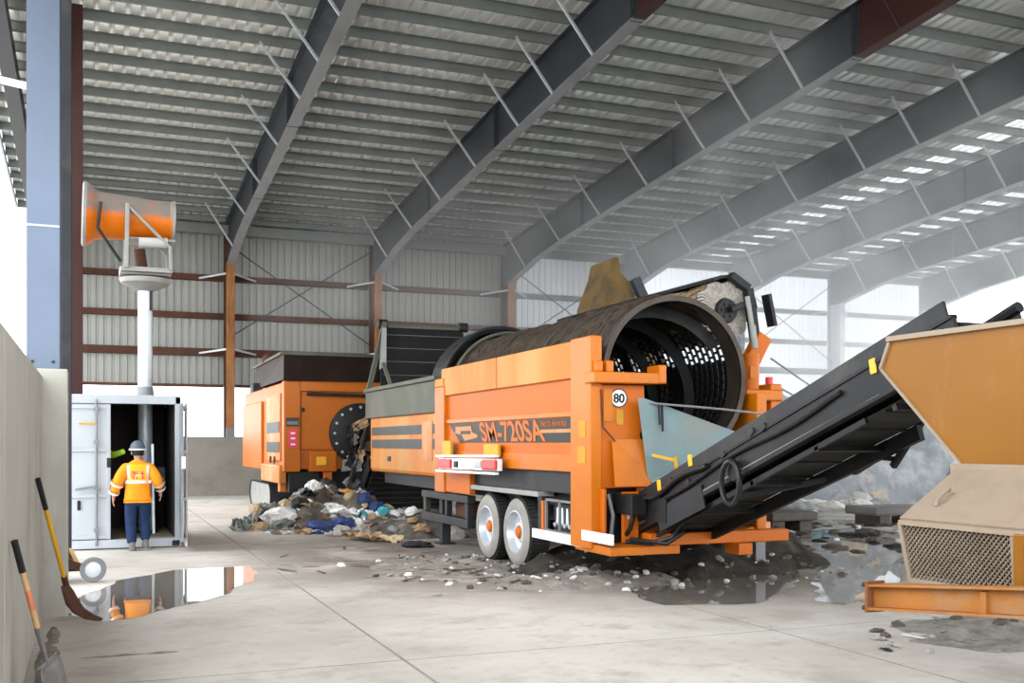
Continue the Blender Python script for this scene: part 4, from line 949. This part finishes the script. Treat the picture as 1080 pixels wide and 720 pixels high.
MB().plate([(5.34, 5.26, 1.585), (4.70, 5.11, 1.27), (4.70, 3.3, 1.27), (5.34, 3.3, 1.585)], .02).build('hood_plate', M['dusty_tan'], fm)
MB().plate([(5.34, 5.26, 1.585), (5.34, 5.05, .92), (4.75, 5.04, .92), (4.70, 5.11, 1.27)], .02).build('hood_end', M['dusty_tan'], fm)
for (xa, ya, za) in ((4.90, 4.98, 1.385), (4.92, 4.28, 1.395)):
    MB().tube([(xa-.06, ya-.02, za-.02), (xa-.05, ya-.02, za+.02), (xa+.07, ya, za+.09), (xa+.08, ya, za+.05)], .012, 8).build('hood_handle', M['dusty_tan'], fm, smooth=True)
# mesh guard
mg = MB(); g0, g1 = 5.06, 3.3
def gp(y, t): return Vector((4.69 + .05*(1-t), y, .90 + .36*t))
fr = MB().bar(gp(g0, 0), gp(g1, 0), .03, .03).bar(gp(g0+.04, 1), gp(g1, 1), .04, .03).bar(gp(g0, 0), gp(g0+.04, 1), .03, .03, (0, 1, 0)).bar(gp(4.26, 0), gp(4.24, 1), .03, .03, (0, 1, 0))
fr.build('guard_frame', M['dusty_tan'], fm)
st = .034
k = -12
while k * st < (g0-g1) + .1:
    for sl in (1, -1):
        ya = g0 - k*st; pts = []
        for t_ in (0., 1.):
            pts.append((ya - sl*.18*(t_-.5)*2, t_))
        (yA, tA), (yB, tB) = pts
        def clipy(yq):
            return max(g1, min(g0, yq))
        if yA != yB:
            f0 = (clipy(yA)-yA)/(yB-yA); f1 = (clipy(yB)-yA)/(yB-yA)
            if f1 - f0 > .02: mg.bar(gp(yA+(yB-yA)*f0, f0) + Vector((-.004*sl, 0, 0)), gp(yA+(yB-yA)*f1, f1) + Vector((-.004*sl, 0, 0)), .007, .007)
    k += 1
mgo = mg.build('wire_mesh', M['wire'], fm); mgo['kind'] = 'stuff'
box('radiator_core', M['muck'], fm, 4.80, 5.25, 3.3, 4.98, .93, 1.25)
# drawbar beam
bA, bB = Vector((4.55, 5.16, .79)), Vector((4.55, 3.0, 1.02))
bm_ = MB(); 
bm_.plate([bA + Vector((-.005, 0, -.06)), bB + Vector((-.005, 0, -.06)), bB + Vector((-.005, 0, .07)), bA + Vector((-.005, 0, .07))], .012)
bm_.bar(bA + Vector((0, 0, .075)), bB + Vector((0, 0, .085)), .13, .015).bar(bA + Vector((0, 0, -.07)), bB + Vector((0, 0, -.07)), .13, .015)
bmo = bm_.build('drawbar_beam', M['beam'], fm)
MB().bar(bA + Vector((0, .012, -.095)), bA + Vector((0, .012, .10)), .14, .02, (0, 1, 0)).build('end_plate', M['rust'], bmo)
MB().tube([bA + Vector((0, .02, 0)), bA + Vector((0, .17, -.03))], .055, 12, .02).build('nose', M['dusty_tan'], bmo, smooth=True)
for zz in (-.07, .075): MB().lathe(bA + Vector((-.05, .03, zz)), (0, 1, 0), [(0, 0), (0, .016), (.025, .016), (.025, 0)], 6).build('bolt', M['rust_dark'], bmo)
MB().box(4.51, 4.56, 4.26, 4.30, .82, .94).build('beam_stiffener', M['beam'], bmo)
MB().plate([(4.60, 5.15, .855), (4.60, 4.2, .94), (5.3, 4.3, .94), (5.1, 5.05, .86)], .02).build('deck_plate', M['dusty_tan'], fm)
box('guard_post', M['ochre'], fm, 4.66, 4.74, 4.10, 4.22, .86, 1.26, bevel=.01)
box('guard_post', M['ochre'], fm, 4.70, 4.80, 3.85, 4.09, .90, 1.22, bevel=.01)
fr_ = MB().box(5.3, 5.5, 1.8, 5.2, .95, 1.55).box(7.7, 7.9, 1.8, 5.2, .95, 1.55); fr_.build('chassis', M['beam'], fm)
for x in (5.45, 7.55):
    MB().lathe((x, 2.6, .5), (1, 0, 0), [(0, .28), (0, .46), (.05, .5), (.25, .5), (.3, .46), (.3, .28), (.15, .2), (.15, 0)], 32).build('wheel', M['tyre'], fm, smooth=True)
box('support_leg', M['black'], fm, 6.4, 6.55, 4.6, 4.75, 0, 1.55)
box('underframe', M['black'], fm, 5.4, 7.8, 3.2, 4.8, 1.3, 1.55)
MB().bar((5.45, 5.30, 1.62), (6.0, 5.9, 1.45), .04, .06).build('stay_bar', M['black'], fm)

# ------------------------------------------------------------------ digger whose bucket rises behind the drum
ex = thing('excavator', 'dirty yellow digger bucket raised high behind the trommel drum', 'excavator', (12.6, 21.0, 0))
M['bucket'] = pbr('muddy_yellow_bucket', (.17, .105, .035), .8, 0, .25, 1.5, dirt=(.07, .05, .032), da=.7, ds=1.6, bump=.3, bs=8)
bp_ = [(10.12, 4.15), (10.08, 4.75), (10.24, 5.15), (10.36, 5.45), (10.42, 5.78), (10.62, 5.84), (10.66, 5.5), (10.86, 5.30), (11.12, 4.8), (11.3, 4.3), (11.0, 4.1)]
MB().prism(bp_, 'y', 20.0, 21.1).build('bucket', M['bucket'], ex, bevel=.06)
for y_ in (20.02, 21.08): MB().prism([(10.2, 4.3), (10.3, 4.9), (10.55, 5.3), (10.9, 5.0), (11.1, 4.4)], 'y', y_-.03, y_+.03).build('side_plate', M['bucket'], ex, bevel=.02)
MB().bar((10.92, 19.9, 5.35), (11.45, 19.9, 4.35), .20, .18, (0, 1, 0)).build('stick_link', M['frame'], ex)
MB().bar((10.8, 20.6, 4.7), (11.9, 20.8, 3.4), .3, .4, (0, 1, 0)).bar((11.9, 20.8, 3.5), (12.5, 21.0, 2.0), .35, .5, (0, 1, 0)).build('stick', M['bucket'], ex, bevel=.02)
box('cab', M['bucket'], ex, 11.7, 13.2, 20.4, 22.3, 1.2, 2.5, bevel=.1)
box('crawler', M['black'], ex, 11.4, 13.6, 20.1, 20.7, 0, .9, bevel=.2); box('crawler', M['black'], ex, 11.4, 13.6, 22.0, 22.6, 0, .9, bevel=.2)
box('turntable', M['black'], ex, 11.8, 13.0, 20.7, 22.0, .7, 1.2, bevel=.05)

# ------------------------------------------------------------------ hand tools and cart by the wall
sv = thing('shovel', 'long-handled shovel with black grip and red-banded wooden shaft leaning on the left wall', 'shovel', (-.30, 7.1, 0))
a_ = Vector((-.45, 6.93, 1.164)); e_ = Vector((-.20, 7.26, .0)); d_ = (e_-a_).normalized()
sp = lambda t_: a_ + (e_-a_)*t_
MB().tube([sp(0), sp(.17)], .021, 10).build('grip', M['black'], sv, smooth=True)
MB().tube([sp(.17), sp(.27)], .018, 10).build('shaft', M['wood'], sv, smooth=True)
MB().tube([sp(.27), sp(.38)], .0182, 10).build('painted_band', M['hand_red'], sv, smooth=True)
MB().tube([sp(.38), sp(.49)], .018, 10).build('shaft', M['wood'], sv, smooth=True)
MB().tube([sp(.48), sp(.70)], .021, 10, .014).build('socket', M['steel_tool'], sv, smooth=True)
nn = Vector((.80, -.55, .2)); nn = (nn - d_*nn.dot(d_)).normalized(); sd = d_.cross(nn).normalized()
blm = MB(); b_ = sp(.68); bl_ = (e_-b_).length
for t_, w_ in ((0, .10), (.2, .115), (.6, .11), (.85, .08), (1, .01)):
    for u_ in (-1, -.5, 0, .5, 1): blm.v.append(b_ + d_*t_*bl_ + sd*w_*u_ + nn*(.035*u_*u_ - .01))
blm.f = [[5*j+i, 5*j+i+1, 5*j+i+6, 5*j+i+5] for j in range(4) for i in range(4)]
bo_ = blm.build('blade', M['steel_tool'], sv, smooth=True, fix=False); bo_.modifiers.new('thick', 'SOLIDIFY').thickness = .006
MB().bar(b_ - sd*.11, b_ + sd*.11, .03, .012, nn).build('step', M['steel_tool'], sv)
rk = thing('shovel', 'yellow-handled shovel with rusty muddy blade standing by the end of the left wall', 'shovel', (-.2, 10.6, 0))
a_ = Vector((-.455, 9.84, 1.445)); e_ = Vector((-.18, 10.80, .10)); d_ = (e_-a_).normalized()
MB().tube([sp(0), sp(.20)], .024, 10).build('grip', M['black'], rk, smooth=True)
MB().tube([sp(.20), sp(.70)], .021, 10).build('shaft', M['yellow'], rk, smooth=True)
MB().tube([sp(.69), sp(.80)], .028, 10, .03).build('socket', M['rust_dark'], rk, smooth=True)
blm = MB(); bx_ = Vector((.92, -.38, 0))
for k, (t_, off_, w_) in enumerate(((.76, .0, .05), (.82, .02, .10), (.90, .035, .12), (.97, .08, .11), (1.02, .17, .09), (1.04, .26, .04))):
    for u_ in (-1, -.5, 0, .5, 1): blm.v.append(sp(t_) + bx_*(off_ - .03*u_*u_) + Vector((.38, .92, 0))*w_*u_)
blm.f = [[5*j+i, 5*j+i+1, 5*j+i+6, 5*j+i+5] for j in range(5) for i in range(4)]
bo_ = blm.build('blade', M['rust_dark'], rk, smooth=True, fix=False); bo_.modifiers.new('thick', 'SOLIDIFY').thickness = .02
hw_ = thing('hand_cart', 'small cart with a grey spoked wheel poking out from behind the end panel', 'cart', (-.1, 14.2, 0))
wh = MB().lathe((-.02, 14.15, .16), (.12, -1, 0), [(0, .10), (-.005, .15), (.03, .16), (.06, .15), (.06, .10)], 28).build('wheel', M['grey'], hw_, smooth=True)
MB().lathe((-.02, 14.14, .16), (.12, -1, 0), [(.01, .105), (.03, .10), (.035, .03), (.07, .03), (.07, 0)], 24).build('wheel_disc', M['rim'], wh, smooth=True)
MB().tube([(-.02, 14.2, .16), (-.55, 14.15, .16)], .02, 8).build('axle', M['dark'], hw_)
MB().bar((-.12, 14.2, .17), (-.45, 14.1, .30), .05, .10).build('cart_frame', M['rust_dark'], hw_)
MB().bar((-.20, 14.2, .20), (-.30, 14.35, .40), .06, .06).build('cart_frame', M['wood'], hw_)
MB().box(-.9, -.3, 13.95, 14.6, .26, .42).build('cart_tray', M['dark'], hw_, bevel=.02)

# ------------------------------------------------------------------ water, soil, litter
def puddle(name, pts, label, seed, z=.004, mat=None):
    rr = random.Random(seed); P = [ground(*p) for p in pts]; out = []
    for a_, b_ in zip(P, P[1:] + P[:1]):
        n_ = max(2, int((b_-a_).length/.12))
        for k in range(n_):
            q = a_.lerp(b_, k/n_); e = mnoise.noise(q*2.2 + Vector((seed, 0, 0)))*.10 + mnoise.noise(q*7)*.03
            dr = (b_-a_).normalized(); out.append(q + Vector((-dr.y, dr.x, 0))*e)
    m = MB(); n = len(out); c_ = sum(out, Vector())/n
    bmx = bmesh.new(); vs = [bmx.verts.new((v.x, v.y, z)) for v in out]; bmx.faces.new(vs)
    bmesh.ops.recalc_face_normals(bmx, faces=bmx.faces)
    if bmx.faces[:][0].normal.z < 0: bmesh.ops.reverse_faces(bmx, faces=bmx.faces)
    bmesh.ops.triangulate(bmx, faces=bmx.faces)
    me = bpy.data.meshes.new(name); bmx.to_mesh(me); bmx.free(); me.materials.append(mat or M['water'])
    o = bpy.data.objects.new(name, me); C.objects.link(o); return tag(o, label, 'puddle', kind=None)
puddle('puddle', [(110, 656), (70, 648), (84, 630), (125, 612), (185, 601), (260, 597), (275, 604), (262, 614), (228, 630), (190, 640), (150, 649)], 'still puddle in front of the container reflecting sky and the orange cannon', 3)
puddle('puddle', [(700, 638), (655, 622), (700, 612), (790, 606), (815, 600), (842, 602), (838, 618), (800, 637)], 'dark wet puddle in front of the trommel support leg', 8)
puddle('puddle', [(862, 634), (858, 612), (866, 590), (872, 574), (930, 566), (970, 572), (965, 600), (930, 625), (890, 638)], 'bright reflecting puddle left of the mesh guard', 11)
puddle('puddle', [(842, 568), (850, 560), (905, 556), (945, 562), (900, 568)], 'narrow puddle in front of the timber blocks', 14)

def mound(name, c, rx, ry, h, mat, label, seed, n=44, rough=.35, freq=1.6, cat='heap'):
    m = MB(); c = Vector(c); vs = []
    for j in range(n+1):
        for i in range(n+1):
            u = -1 + 2*i/n; v = -1 + 2*j/n; p = Vector((c.x + u*rx, c.y + v*ry, 0)); r2 = u*u + v*v
            r2 *= 1 + .55*mnoise.noise(Vector((u*1.6, v*1.6, seed)))
            z = h * max(0, 1 - r2)**.9
            f = mnoise.fractal(p*freq + Vector((0, 0, seed*3.1)), 1.0, 2.0, 5)
            z = z*(1 + rough*f) + (min(1, max(0, 1-r2)*4) * h*.22*f) - .03
            vs.append((p.x, p.y, z))
    m.v = [Vector(v) for v in vs]; n1 = n+1
    m.f = [[j*n1+i, j*n1+i+1, (j+1)*n1+i+1, (j+1)*n1+i] for j in range(n) for i in range(n) if max(vs[k][2] for k in (j*n1+i, j*n1+i+1, (j+1)*n1+i+1, (j+1)*n1+i)) > -.029]
    o = m.build(name, mat, None, smooth=True, fix=False); return tag(o, label, cat, kind='stuff')
mound('soil_heap', (7.5, 12.75, 0), 2.4, 1.35, .42, M['soil'], 'dark screened soil heaped under the drum end of the trommel', 2)
mound('soil_heap', (9.1, 13.5, 0), 1.4, 1.2, .55, M['soil'], 'dark clumpy soil around the trommel support leg', 5)
mound('soil_heap', (5.9, 11.9, 0), 1.5, .9, .14, M['gravel'], 'low grey rubble spilled beside the nearest wheel', 7)
mound('soil_heap', (4.6, 13.9, 0), 1.1, 1.3, .12, M['gravel'], 'low brown rubble beside the rear twin wheel', 9)
mound('soil_heap', (7.55, 7.2, 0), 1.0, .9, .12, M['gravel'], 'dark soil lying under the drawbar beam', 12)
mound('soil_heap', (-.35, 9.2, 0), .10, 2.0, .07, M['gravel'], 'thin drift of grey dirt along the foot of the left wall', 31, rough=.6)
mound('soil_heap', (.25, 9.15, 0), .75, .10, .03, M['gravel'], 'low ridge of dirt running out from the left wall', 33, rough=.6)
mound('waste_heap', (4.75, 22.6, 0), 1.75, 1.7, .62, M['waste'], 'brown mixed refuse heaped between shredder and trommel', 15, rough=.5)
mound('waste_heap', (6.2, 20.4, 0), 1.5, 2.4, .3, M['waste'], 'dark refuse strewn beneath the front of the trommel', 17, rough=.5)
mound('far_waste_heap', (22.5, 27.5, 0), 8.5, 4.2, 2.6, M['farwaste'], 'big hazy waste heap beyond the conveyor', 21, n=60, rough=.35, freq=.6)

# crumpled pieces: a few shared shapes, each piece its own object
def crumple(seed, flat=1.0):
    bmx = bmesh.new(); bmesh.ops.create_icosphere(bmx, subdivisions=3, radius=1)
    for v in bmx.verts:
        d = 1 + .38*mnoise.noise(v.co*1.7 + Vector((seed, 0, 0))) + .22*mnoise.noise(v.co*4 + Vector((0, seed, 0)))
        v.co *= d; v.co.z *= flat
    me = bpy.data.meshes.new('piece'); bmx.to_mesh(me); bmx.free(); me.materials.append(None); return me
def sheet(seed):
    m = MB(); n = 9
    for j in range(n+1):
        for i in range(n+1):
            u = -1+2*i/n; v = -1+2*j/n; q = Vector((u, v, seed))
            m.v.append(Vector((u*(1+.25*mnoise.noise(q*1.3)), v*(.75+.25*mnoise.noise(q*1.7+Vector((5,0,0)))), .45*mnoise.noise(q*1.6)+.25*mnoise.noise(q*4))))
    top = len(m.v); m.v += [v - Vector((0, 0, .04)) for v in m.v]; n1 = n+1
    for j in range(n):
        for i in range(n):
            a_ = [j*n1+i, j*n1+i+1, (j+1)*n1+i+1, (j+1)*n1+i]; m.f.append(a_); m.f.append([x+top for x in a_[::-1]])
    rim_ = [i for i in range(n1)] + [j*n1+n for j in range(1, n1)] + [n*n1+i for i in range(n-1, -1, -1)] + [j*n1 for j in range(n-1, 0, -1)]
    for a_, b_ in zip(rim_, rim_[1:]+rim_[:1]): m.f.append([b_, a_, a_+top, b_+top])
    me = bpy.data.meshes.new('piece'); me.from_pydata(m.v, [], m.f); me.materials.append(None); return me
CR = [crumple(k, f) for k, f in ((1.3, .7), (2.7, .55), (4.1, .8), (5.9, .45))]; SHT = [sheet(k) for k in (1.1, 3.7, 6.3)]
def stick_mesh():
    m = MB().box(-1, 1, -.12, .12, -.05, .05); me = bpy.data.meshes.new('piece'); me.from_pydata(m.v, [], m.f); me.materials.append(None); return me
STK = [stick_mesh()]
PM = {k: pbr(k, c, .7, 0, .25, 6) for k, c in {'white_plastic': (.72, .72, .70), 'blue_plastic': (.03, .055, .17), 'teal_plastic': (.06, .32, .38), 'brown_card': (.34, .22, .12), 'black_plastic': (.02, .02, .022),
      'olive_fabric': (.15, .17, .15), 'tan_card': (.48, .36, .22), 'grey_rag': (.25, .25, .25), 'orange_scrap': (.65, .25, .06), 'dirt_lump': (.10, .085, .068), 'pale_rubble': (.42, .40, .36), 'dark_timber': (.07, .06, .05)}.items()}
def piece(name, me, mat, loc, sc, rot, label, cat, group=None):
    o = bpy.data.objects.new(name, me); C.objects.link(o); o.material_slots[0].link = 'OBJECT'; o.material_slots[0].material = PM[mat]
    o.location = loc; o.scale = sc if isinstance(sc, tuple) else (sc,)*3; o.rotation_euler = rot; return tag(o, label, cat, group)
WORD = {'dirt_lump': 'dark earth', 'orange_scrap': 'orange plastic', 'brown_card': 'brown cardboard', 'tan_card': 'tan cardboard', 'grey_rag': 'grey cloth'}
bpy.context.view_layer.update(); dg = bpy.context.evaluated_depsgraph_get()
trees = [BVHTree.FromObject(o, dg) for o in bpy.data.objects if o.name.startswith(('soil_heap', 'waste_heap', 'far_waste_heap'))]
def top_z(x, y):
    z = 0
    for t_ in trees:
        h = t_.ray_cast(Vector((x, y, 50)), Vector((0, 0, -1)))
        if h[0]: z = max(z, h[0].z)
    return z
rg = random.Random(4)
def rr3(): return (rg.uniform(-.4, .4), rg.uniform(-.4, .4), rg.uniform(0, 6.28))
# big items in the waste heap, one by one: (name, mesh, material, px, py on floor, lift, scale, label, category)
for nm, me, mt, px, py, sc, lb, ct_ in (
    ('cloth_bundle', CR[0], 'white_plastic', 297, 557, (.40, .36, .30), 'white cloth bundle at the left front of the waste heap', 'cloth'),
    ('plastic_sheet', SHT[0], 'white_plastic', 352, 556, (.62, .45, .45), 'crumpled white plastic sheet in the middle of the waste heap', 'plastic sheet'),
    ('plastic_bag', CR[2], 'white_plastic', 358, 536, (.22, .22, .42), 'pale plastic bag caught upright behind the waste heap', 'plastic bag'),
    ('plastic_sheet', SHT[1], 'white_plastic', 326, 540, (.5, .4, .55), 'tilted pale sheet leaning at the back left of the waste heap', 'plastic sheet'),
    ('tarpaulin', SHT[2], 'olive_fabric', 256, 558, (.52, .30, .45), 'grey-green tarpaulin lying left of the waste heap', 'tarpaulin'),
    ('card_scrap', CR[1], 'tan_card', 272, 559, (.22, .2, .18), 'yellowish card scrap beside the grey-green tarpaulin', 'cardboard'),
    ('plastic_bag', CR[1], 'blue_plastic', 339, 562, (.34, .28, .26), 'deep blue plastic bag at the front of the waste heap', 'plastic bag'),
    ('plastic_bag', CR[3], 'blue_plastic', 362, 560, (.26, .22, .34), 'smaller blue plastic bag right of the deep blue one', 'plastic bag'),
    ('plastic_sheet', SHT[0], 'teal_plastic', 390, 556, (.36, .26, .3), 'teal plastic sheet at the right of the waste heap', 'plastic sheet'),
    ('plastic_scrap', CR[0], 'teal_plastic', 405, 556, (.15, .13, .15), 'small teal plastic scrap right of the teal sheet', 'plastic scrap'),
    ('plastic_scrap', SHT[1], 'teal_plastic', 315, 548, (.24, .12, .3), 'light blue scrap under the tilted pale sheet', 'plastic scrap'),
    ('card_sheet', SHT[2], 'brown_card', 384, 570, (.42, .30, .3), 'brown cardboard lying at the front right of the waste heap', 'cardboard'),
    ('card_sheet', SHT[1], 'tan_card', 408, 571, (.26, .22, .2), 'tan cardboard piece right of the brown cardboard', 'cardboard'),
    ('rag', CR[3], 'black_plastic', 440, 577, (.26, .16, .14), 'black rag on the floor in front of the support leg', 'rag'),
    ('plastic_sheet', SHT[0], 'grey_rag', 385, 564, (.7, .28, .2), 'long grey plastic film along the front of the waste heap', 'plastic sheet')):
    g_ = ground(px, py); z_ = top_z(g_.x, g_.y); s3 = sc
    piece(nm, me, mt, (g_.x, g_.y, z_ + s3[2]*.35), s3, (rg.uniform(-.15, .15), rg.uniform(-.15, .15), rg.uniform(0, 6.28)), lb, ct_)
def scatter(n, mats, meshes, region, smin, smax, name, lab, cat, group, flat=1.0, zoff=.3):
    for k in range(n):
        q = region(); mt = rg.choice(mats); s_ = rg.uniform(smin, smax)
        piece(name, rg.choice(meshes), mt, (q[0], q[1], top_z(q[0], q[1]) + s_*zoff*flat), (s_, s_*rg.uniform(.5, 1), s_*flat), rr3() if flat > .5 else (0, 0, rg.uniform(0, 6.28)), lab % WORD.get(mt, mt.replace('_', ' ')), cat, group % WORD.get(mt, mt.replace('_', ' ')))
def ell(cx_, cy_, a, b):
    def f():
        q = rg.uniform(0, 2*PI); r = math.sqrt(rg.random()); return (cx_ + math.cos(q)*a*r, cy_ + math.sin(q)*b*r)
    return f
MIX = ['white_plastic', 'white_plastic', 'tan_card', 'pale_rubble', 'brown_card', 'black_plastic', 'tan_card', 'grey_rag', 'olive_fabric', 'orange_scrap', 'blue_plastic']
scatter(80, MIX, CR + SHT, ell(4.7, 22.4, 1.75, 1.75), .08, .27, 'refuse_scrap', 'small crumpled scrap of %s in the waste heap by the shredder', 'refuse', '%s scraps in the waste heap')
scatter(34, ['brown_card', 'grey_rag', 'black_plastic', 'pale_rubble'], CR + SHT, ell(5.6, 20.0, 1.5, 2.4), .06, .18, 'refuse_scrap', 'small scrap of %s on the floor under the trommel bonnet', 'refuse', '%s scraps under the bonnet')
scatter(150, ['pale_rubble', 'dirt_lump', 'dirt_lump', 'grey_rag', 'white_plastic'], CR, ell(4.9, 13.4, 1.5, 2.2), .015, .06, 'rubble_lump', 'small lump of %s on the floor beside the twin wheels', 'rubble', '%s lumps by the wheels', .7)
scatter(90, ['pale_rubble', 'dirt_lump', 'grey_rag', 'white_plastic', 'dirt_lump'], CR, ell(7.4, 11.7, 2.4, 1.0), .02, .075, 'rubble_lump', 'small lump of %s on the soil under the conveyor', 'rubble', '%s lumps under the conveyor', .7)
scatter(34, ['dark_timber', 'dirt_lump'], STK, ell(4.0, 15.0, 1.6, 2.6), .06, .24, 'wood_splinter', 'flat splinter of %s on the floor left of the trommel wheels', 'splinter', '%s splinters on the floor', .3)
scatter(120, ['dirt_lump', 'black_plastic', 'dark_timber'], CR + STK, ell(13.0, 15.7, 3.2, 3.2), .04, .17, 'mud_clod', 'dark clod of %s on the wet floor beyond the conveyor', 'clod', '%s clods on the wet floor', .35)
scatter(24, ['pale_rubble', 'white_plastic'], CR, ell(13.5, 17.0, 3.5, 3.0), .05, .13, 'rubble_lump', 'pale bit of %s on the wet floor beyond the conveyor', 'rubble', '%s bits on the wet floor', .5)
scatter(70, ['white_plastic', 'grey_rag', 'teal_plastic', 'tan_card', 'black_plastic'], CR + SHT, ell(20.5, 26.0, 7.0, 3.0), .15, .42, 'refuse_scrap', 'hazy scrap of %s on the far waste heap', 'refuse', '%s scraps on the far heap')
scatter(22, ['dirt_lump', 'pale_rubble', 'grey_rag'], CR, ell(7.3, 7.1, 1.0, .8), .03, .08, 'rubble_lump', 'small lump of %s on the soil under the drawbar beam', 'rubble', '%s lumps under the drawbar', .6)
for px, py, sc, mt, lb in ((935, 686, (.07, .05, .012), 'black_plastic', 'small dark chip on the floor in front of the drawbar nose'), (962, 672, (.12, .05, .015), 'white_plastic', 'flat white chip on the floor under the drawbar beam'),
                           (460, 628, (.07, .05, .01), 'pale_rubble', 'pale chip on the slab left of the twin wheels'), (360, 597, (.07, .05, .05), 'white_plastic', 'small white cup on the floor in front of the waste heap')):
    g_ = ground(px, py); piece('floor_chip', SHT[0] if sc[2] < .03 else CR[2], mt, (g_.x, g_.y, .012), sc, (0, 0, rg.uniform(0, 6)), lb, 'scrap')
scatter(46, ['white_plastic', 'tan_card', 'grey_rag', 'pale_rubble', 'brown_card'], SHT + CR, ell(4.6, 20.7, 1.7, .8), .09, .26, 'refuse_scrap', 'flattish scrap of %s along the front edge of the waste heap', 'refuse', '%s scraps along the heap front', .55)
scatter(40, ['white_plastic', 'grey_rag', 'pale_rubble', 'white_plastic'], SHT + CR, ell(17.5, 22.4, 3.6, 1.4), .15, .5, 'refuse_scrap', 'pale scrap of %s at the foot of the far waste heap', 'refuse', '%s scraps at the far heap foot', .6)
# refuse caught on the shredder disc
for k, (x, z, s_, mt) in enumerate(((5.62, 1.9, .36, 'black_plastic'), (5.68, 1.55, .4, 'black_plastic'), (5.75, 1.2, .42, 'black_plastic'), (5.60, 1.0, .36, 'dirt_lump'), (5.85, 1.9, .4, 'dirt_lump'), (5.9, 1.45, .42, 'black_plastic'), (5.62, 1.9, .26, 'dirt_lump'), (5.70, 1.5, .30, 'brown_card'), (5.60, 1.25, .30, 'olive_fabric'), (5.85, 1.65, .28, 'dirt_lump'), (5.78, 2.2, .22, 'brown_card'), (5.66, .9, .32, 'grey_rag'), (5.9, 1.1, .3, 'black_plastic'))):
    piece('hanging_refuse', SHT[k % 3], mt, (x, 23.85, z), (s_*.9, s_*.6, s_*.5), (1.4, 1.57+.2*k, .3*k), 'clump of stringy %s hanging over the shredder drive disc' % WORD.get(mt, mt.replace('_', ' ')), 'refuse', 'refuse hanging on the shredder disc')
# timber slabs on blocks
for (cx_, cy_, ln, lb) in ((16.2, 17.9, 1.7, 'dark timber slab on blocks beyond the conveyor, nearer the mesh guard'), (12.9, 17.4, 1.1, 'dark timber slab on blocks just right of the trommel support leg')):
    t_ = thing('timber_slab', lb, 'timber', (cx_, cy_, 0), group='timber slabs on the wet floor')
    box('slab_board', PM['dark_timber'], t_, cx_-ln/2, cx_+ln/2, cy_-.5, cy_+.5, .22, .40, bevel=.03)
    for s_ in (-.3, .3): box('block', PM['dark_timber'], t_, cx_+s_*ln-.15, cx_+s_*ln+.15, cy_-.4, cy_+.4, 0, .22, bevel=.02)
# cables hanging in the bright bay
for k, (p0, p1) in enumerate((((8.45, 11.6, 2.9), (24.0, 27.4, 2.5)), ((8.5, 11.6, 2.55), (23.5, 26.4, 2.0)))):
    pts = [Vector(p0).lerp(Vector(p1), i/12) - Vector((0, 0, .5*4*(i/12)*(1-i/12)*.15)) for i in range(13)]
    tag(MB().tube(pts, .014, 6).build('cable', M['grey']), ('upper' if k == 0 else 'lower') + ' thin cable strung from the orange brush pedestal to the far heap', 'cable')

# ------------------------------------------------------------------ drifting mist
def mist(name, x0, x1, y0, y1, z0, z1, dens, label, seed, sc=.22):
    o = MB().prism([(y0, z0), (y1, z0), (y1, min(z1, hR(y1)-.3)), (y0, min(z1, hR(y0)-.3))], 'x', x0, x1).build(name, None); m = bpy.data.materials.new(name); m.use_nodes = True; N = m.node_tree.nodes; L = m.node_tree.links
    N.remove(N['Principled BSDF']); v = N.new('ShaderNodeVolumeScatter'); v.inputs['Color'].default_value = (.93, .96, 1, 1); v.inputs['Anisotropy'].default_value = .2
    n = N.new('ShaderNodeTexNoise'); n.inputs['Scale'].default_value = sc; n.inputs['Detail'].default_value = 3
    g = N.new('ShaderNodeTexCoord'); mp = N.new('ShaderNodeMapping'); mp.inputs['Location'].default_value = (seed, seed*2, 0); L.new(g.outputs['Object'], mp.inputs[0]); L.new(mp.outputs[0], n.inputs['Vector'])
    r_ = N.new('ShaderNodeMapRange'); L.new(n.outputs['Fac'], r_.inputs[0]); r_.inputs[1].default_value = .42; r_.inputs[2].default_value = .72; r_.inputs[3].default_value = dens*.25; r_.inputs[4].default_value = dens*2.8
    L.new(r_.outputs[0], v.inputs['Density']); L.new(v.outputs[0], N['Material Output'].inputs['Volume'])
    o.data.materials.append(m); return tag(o, label, 'mist', kind='stuff')
mist('water_mist', 12.2, 38, 16.0, 36.0, .3, 11.0, .030, 'pale drifting water mist hanging under the right half of the roof', 3, .3)
mist('water_mist', 4.6, 12.1, 24.0, 35.8, 5.2, 9.3, .012, 'faint water mist under the roof above the shredder', 7, .3)
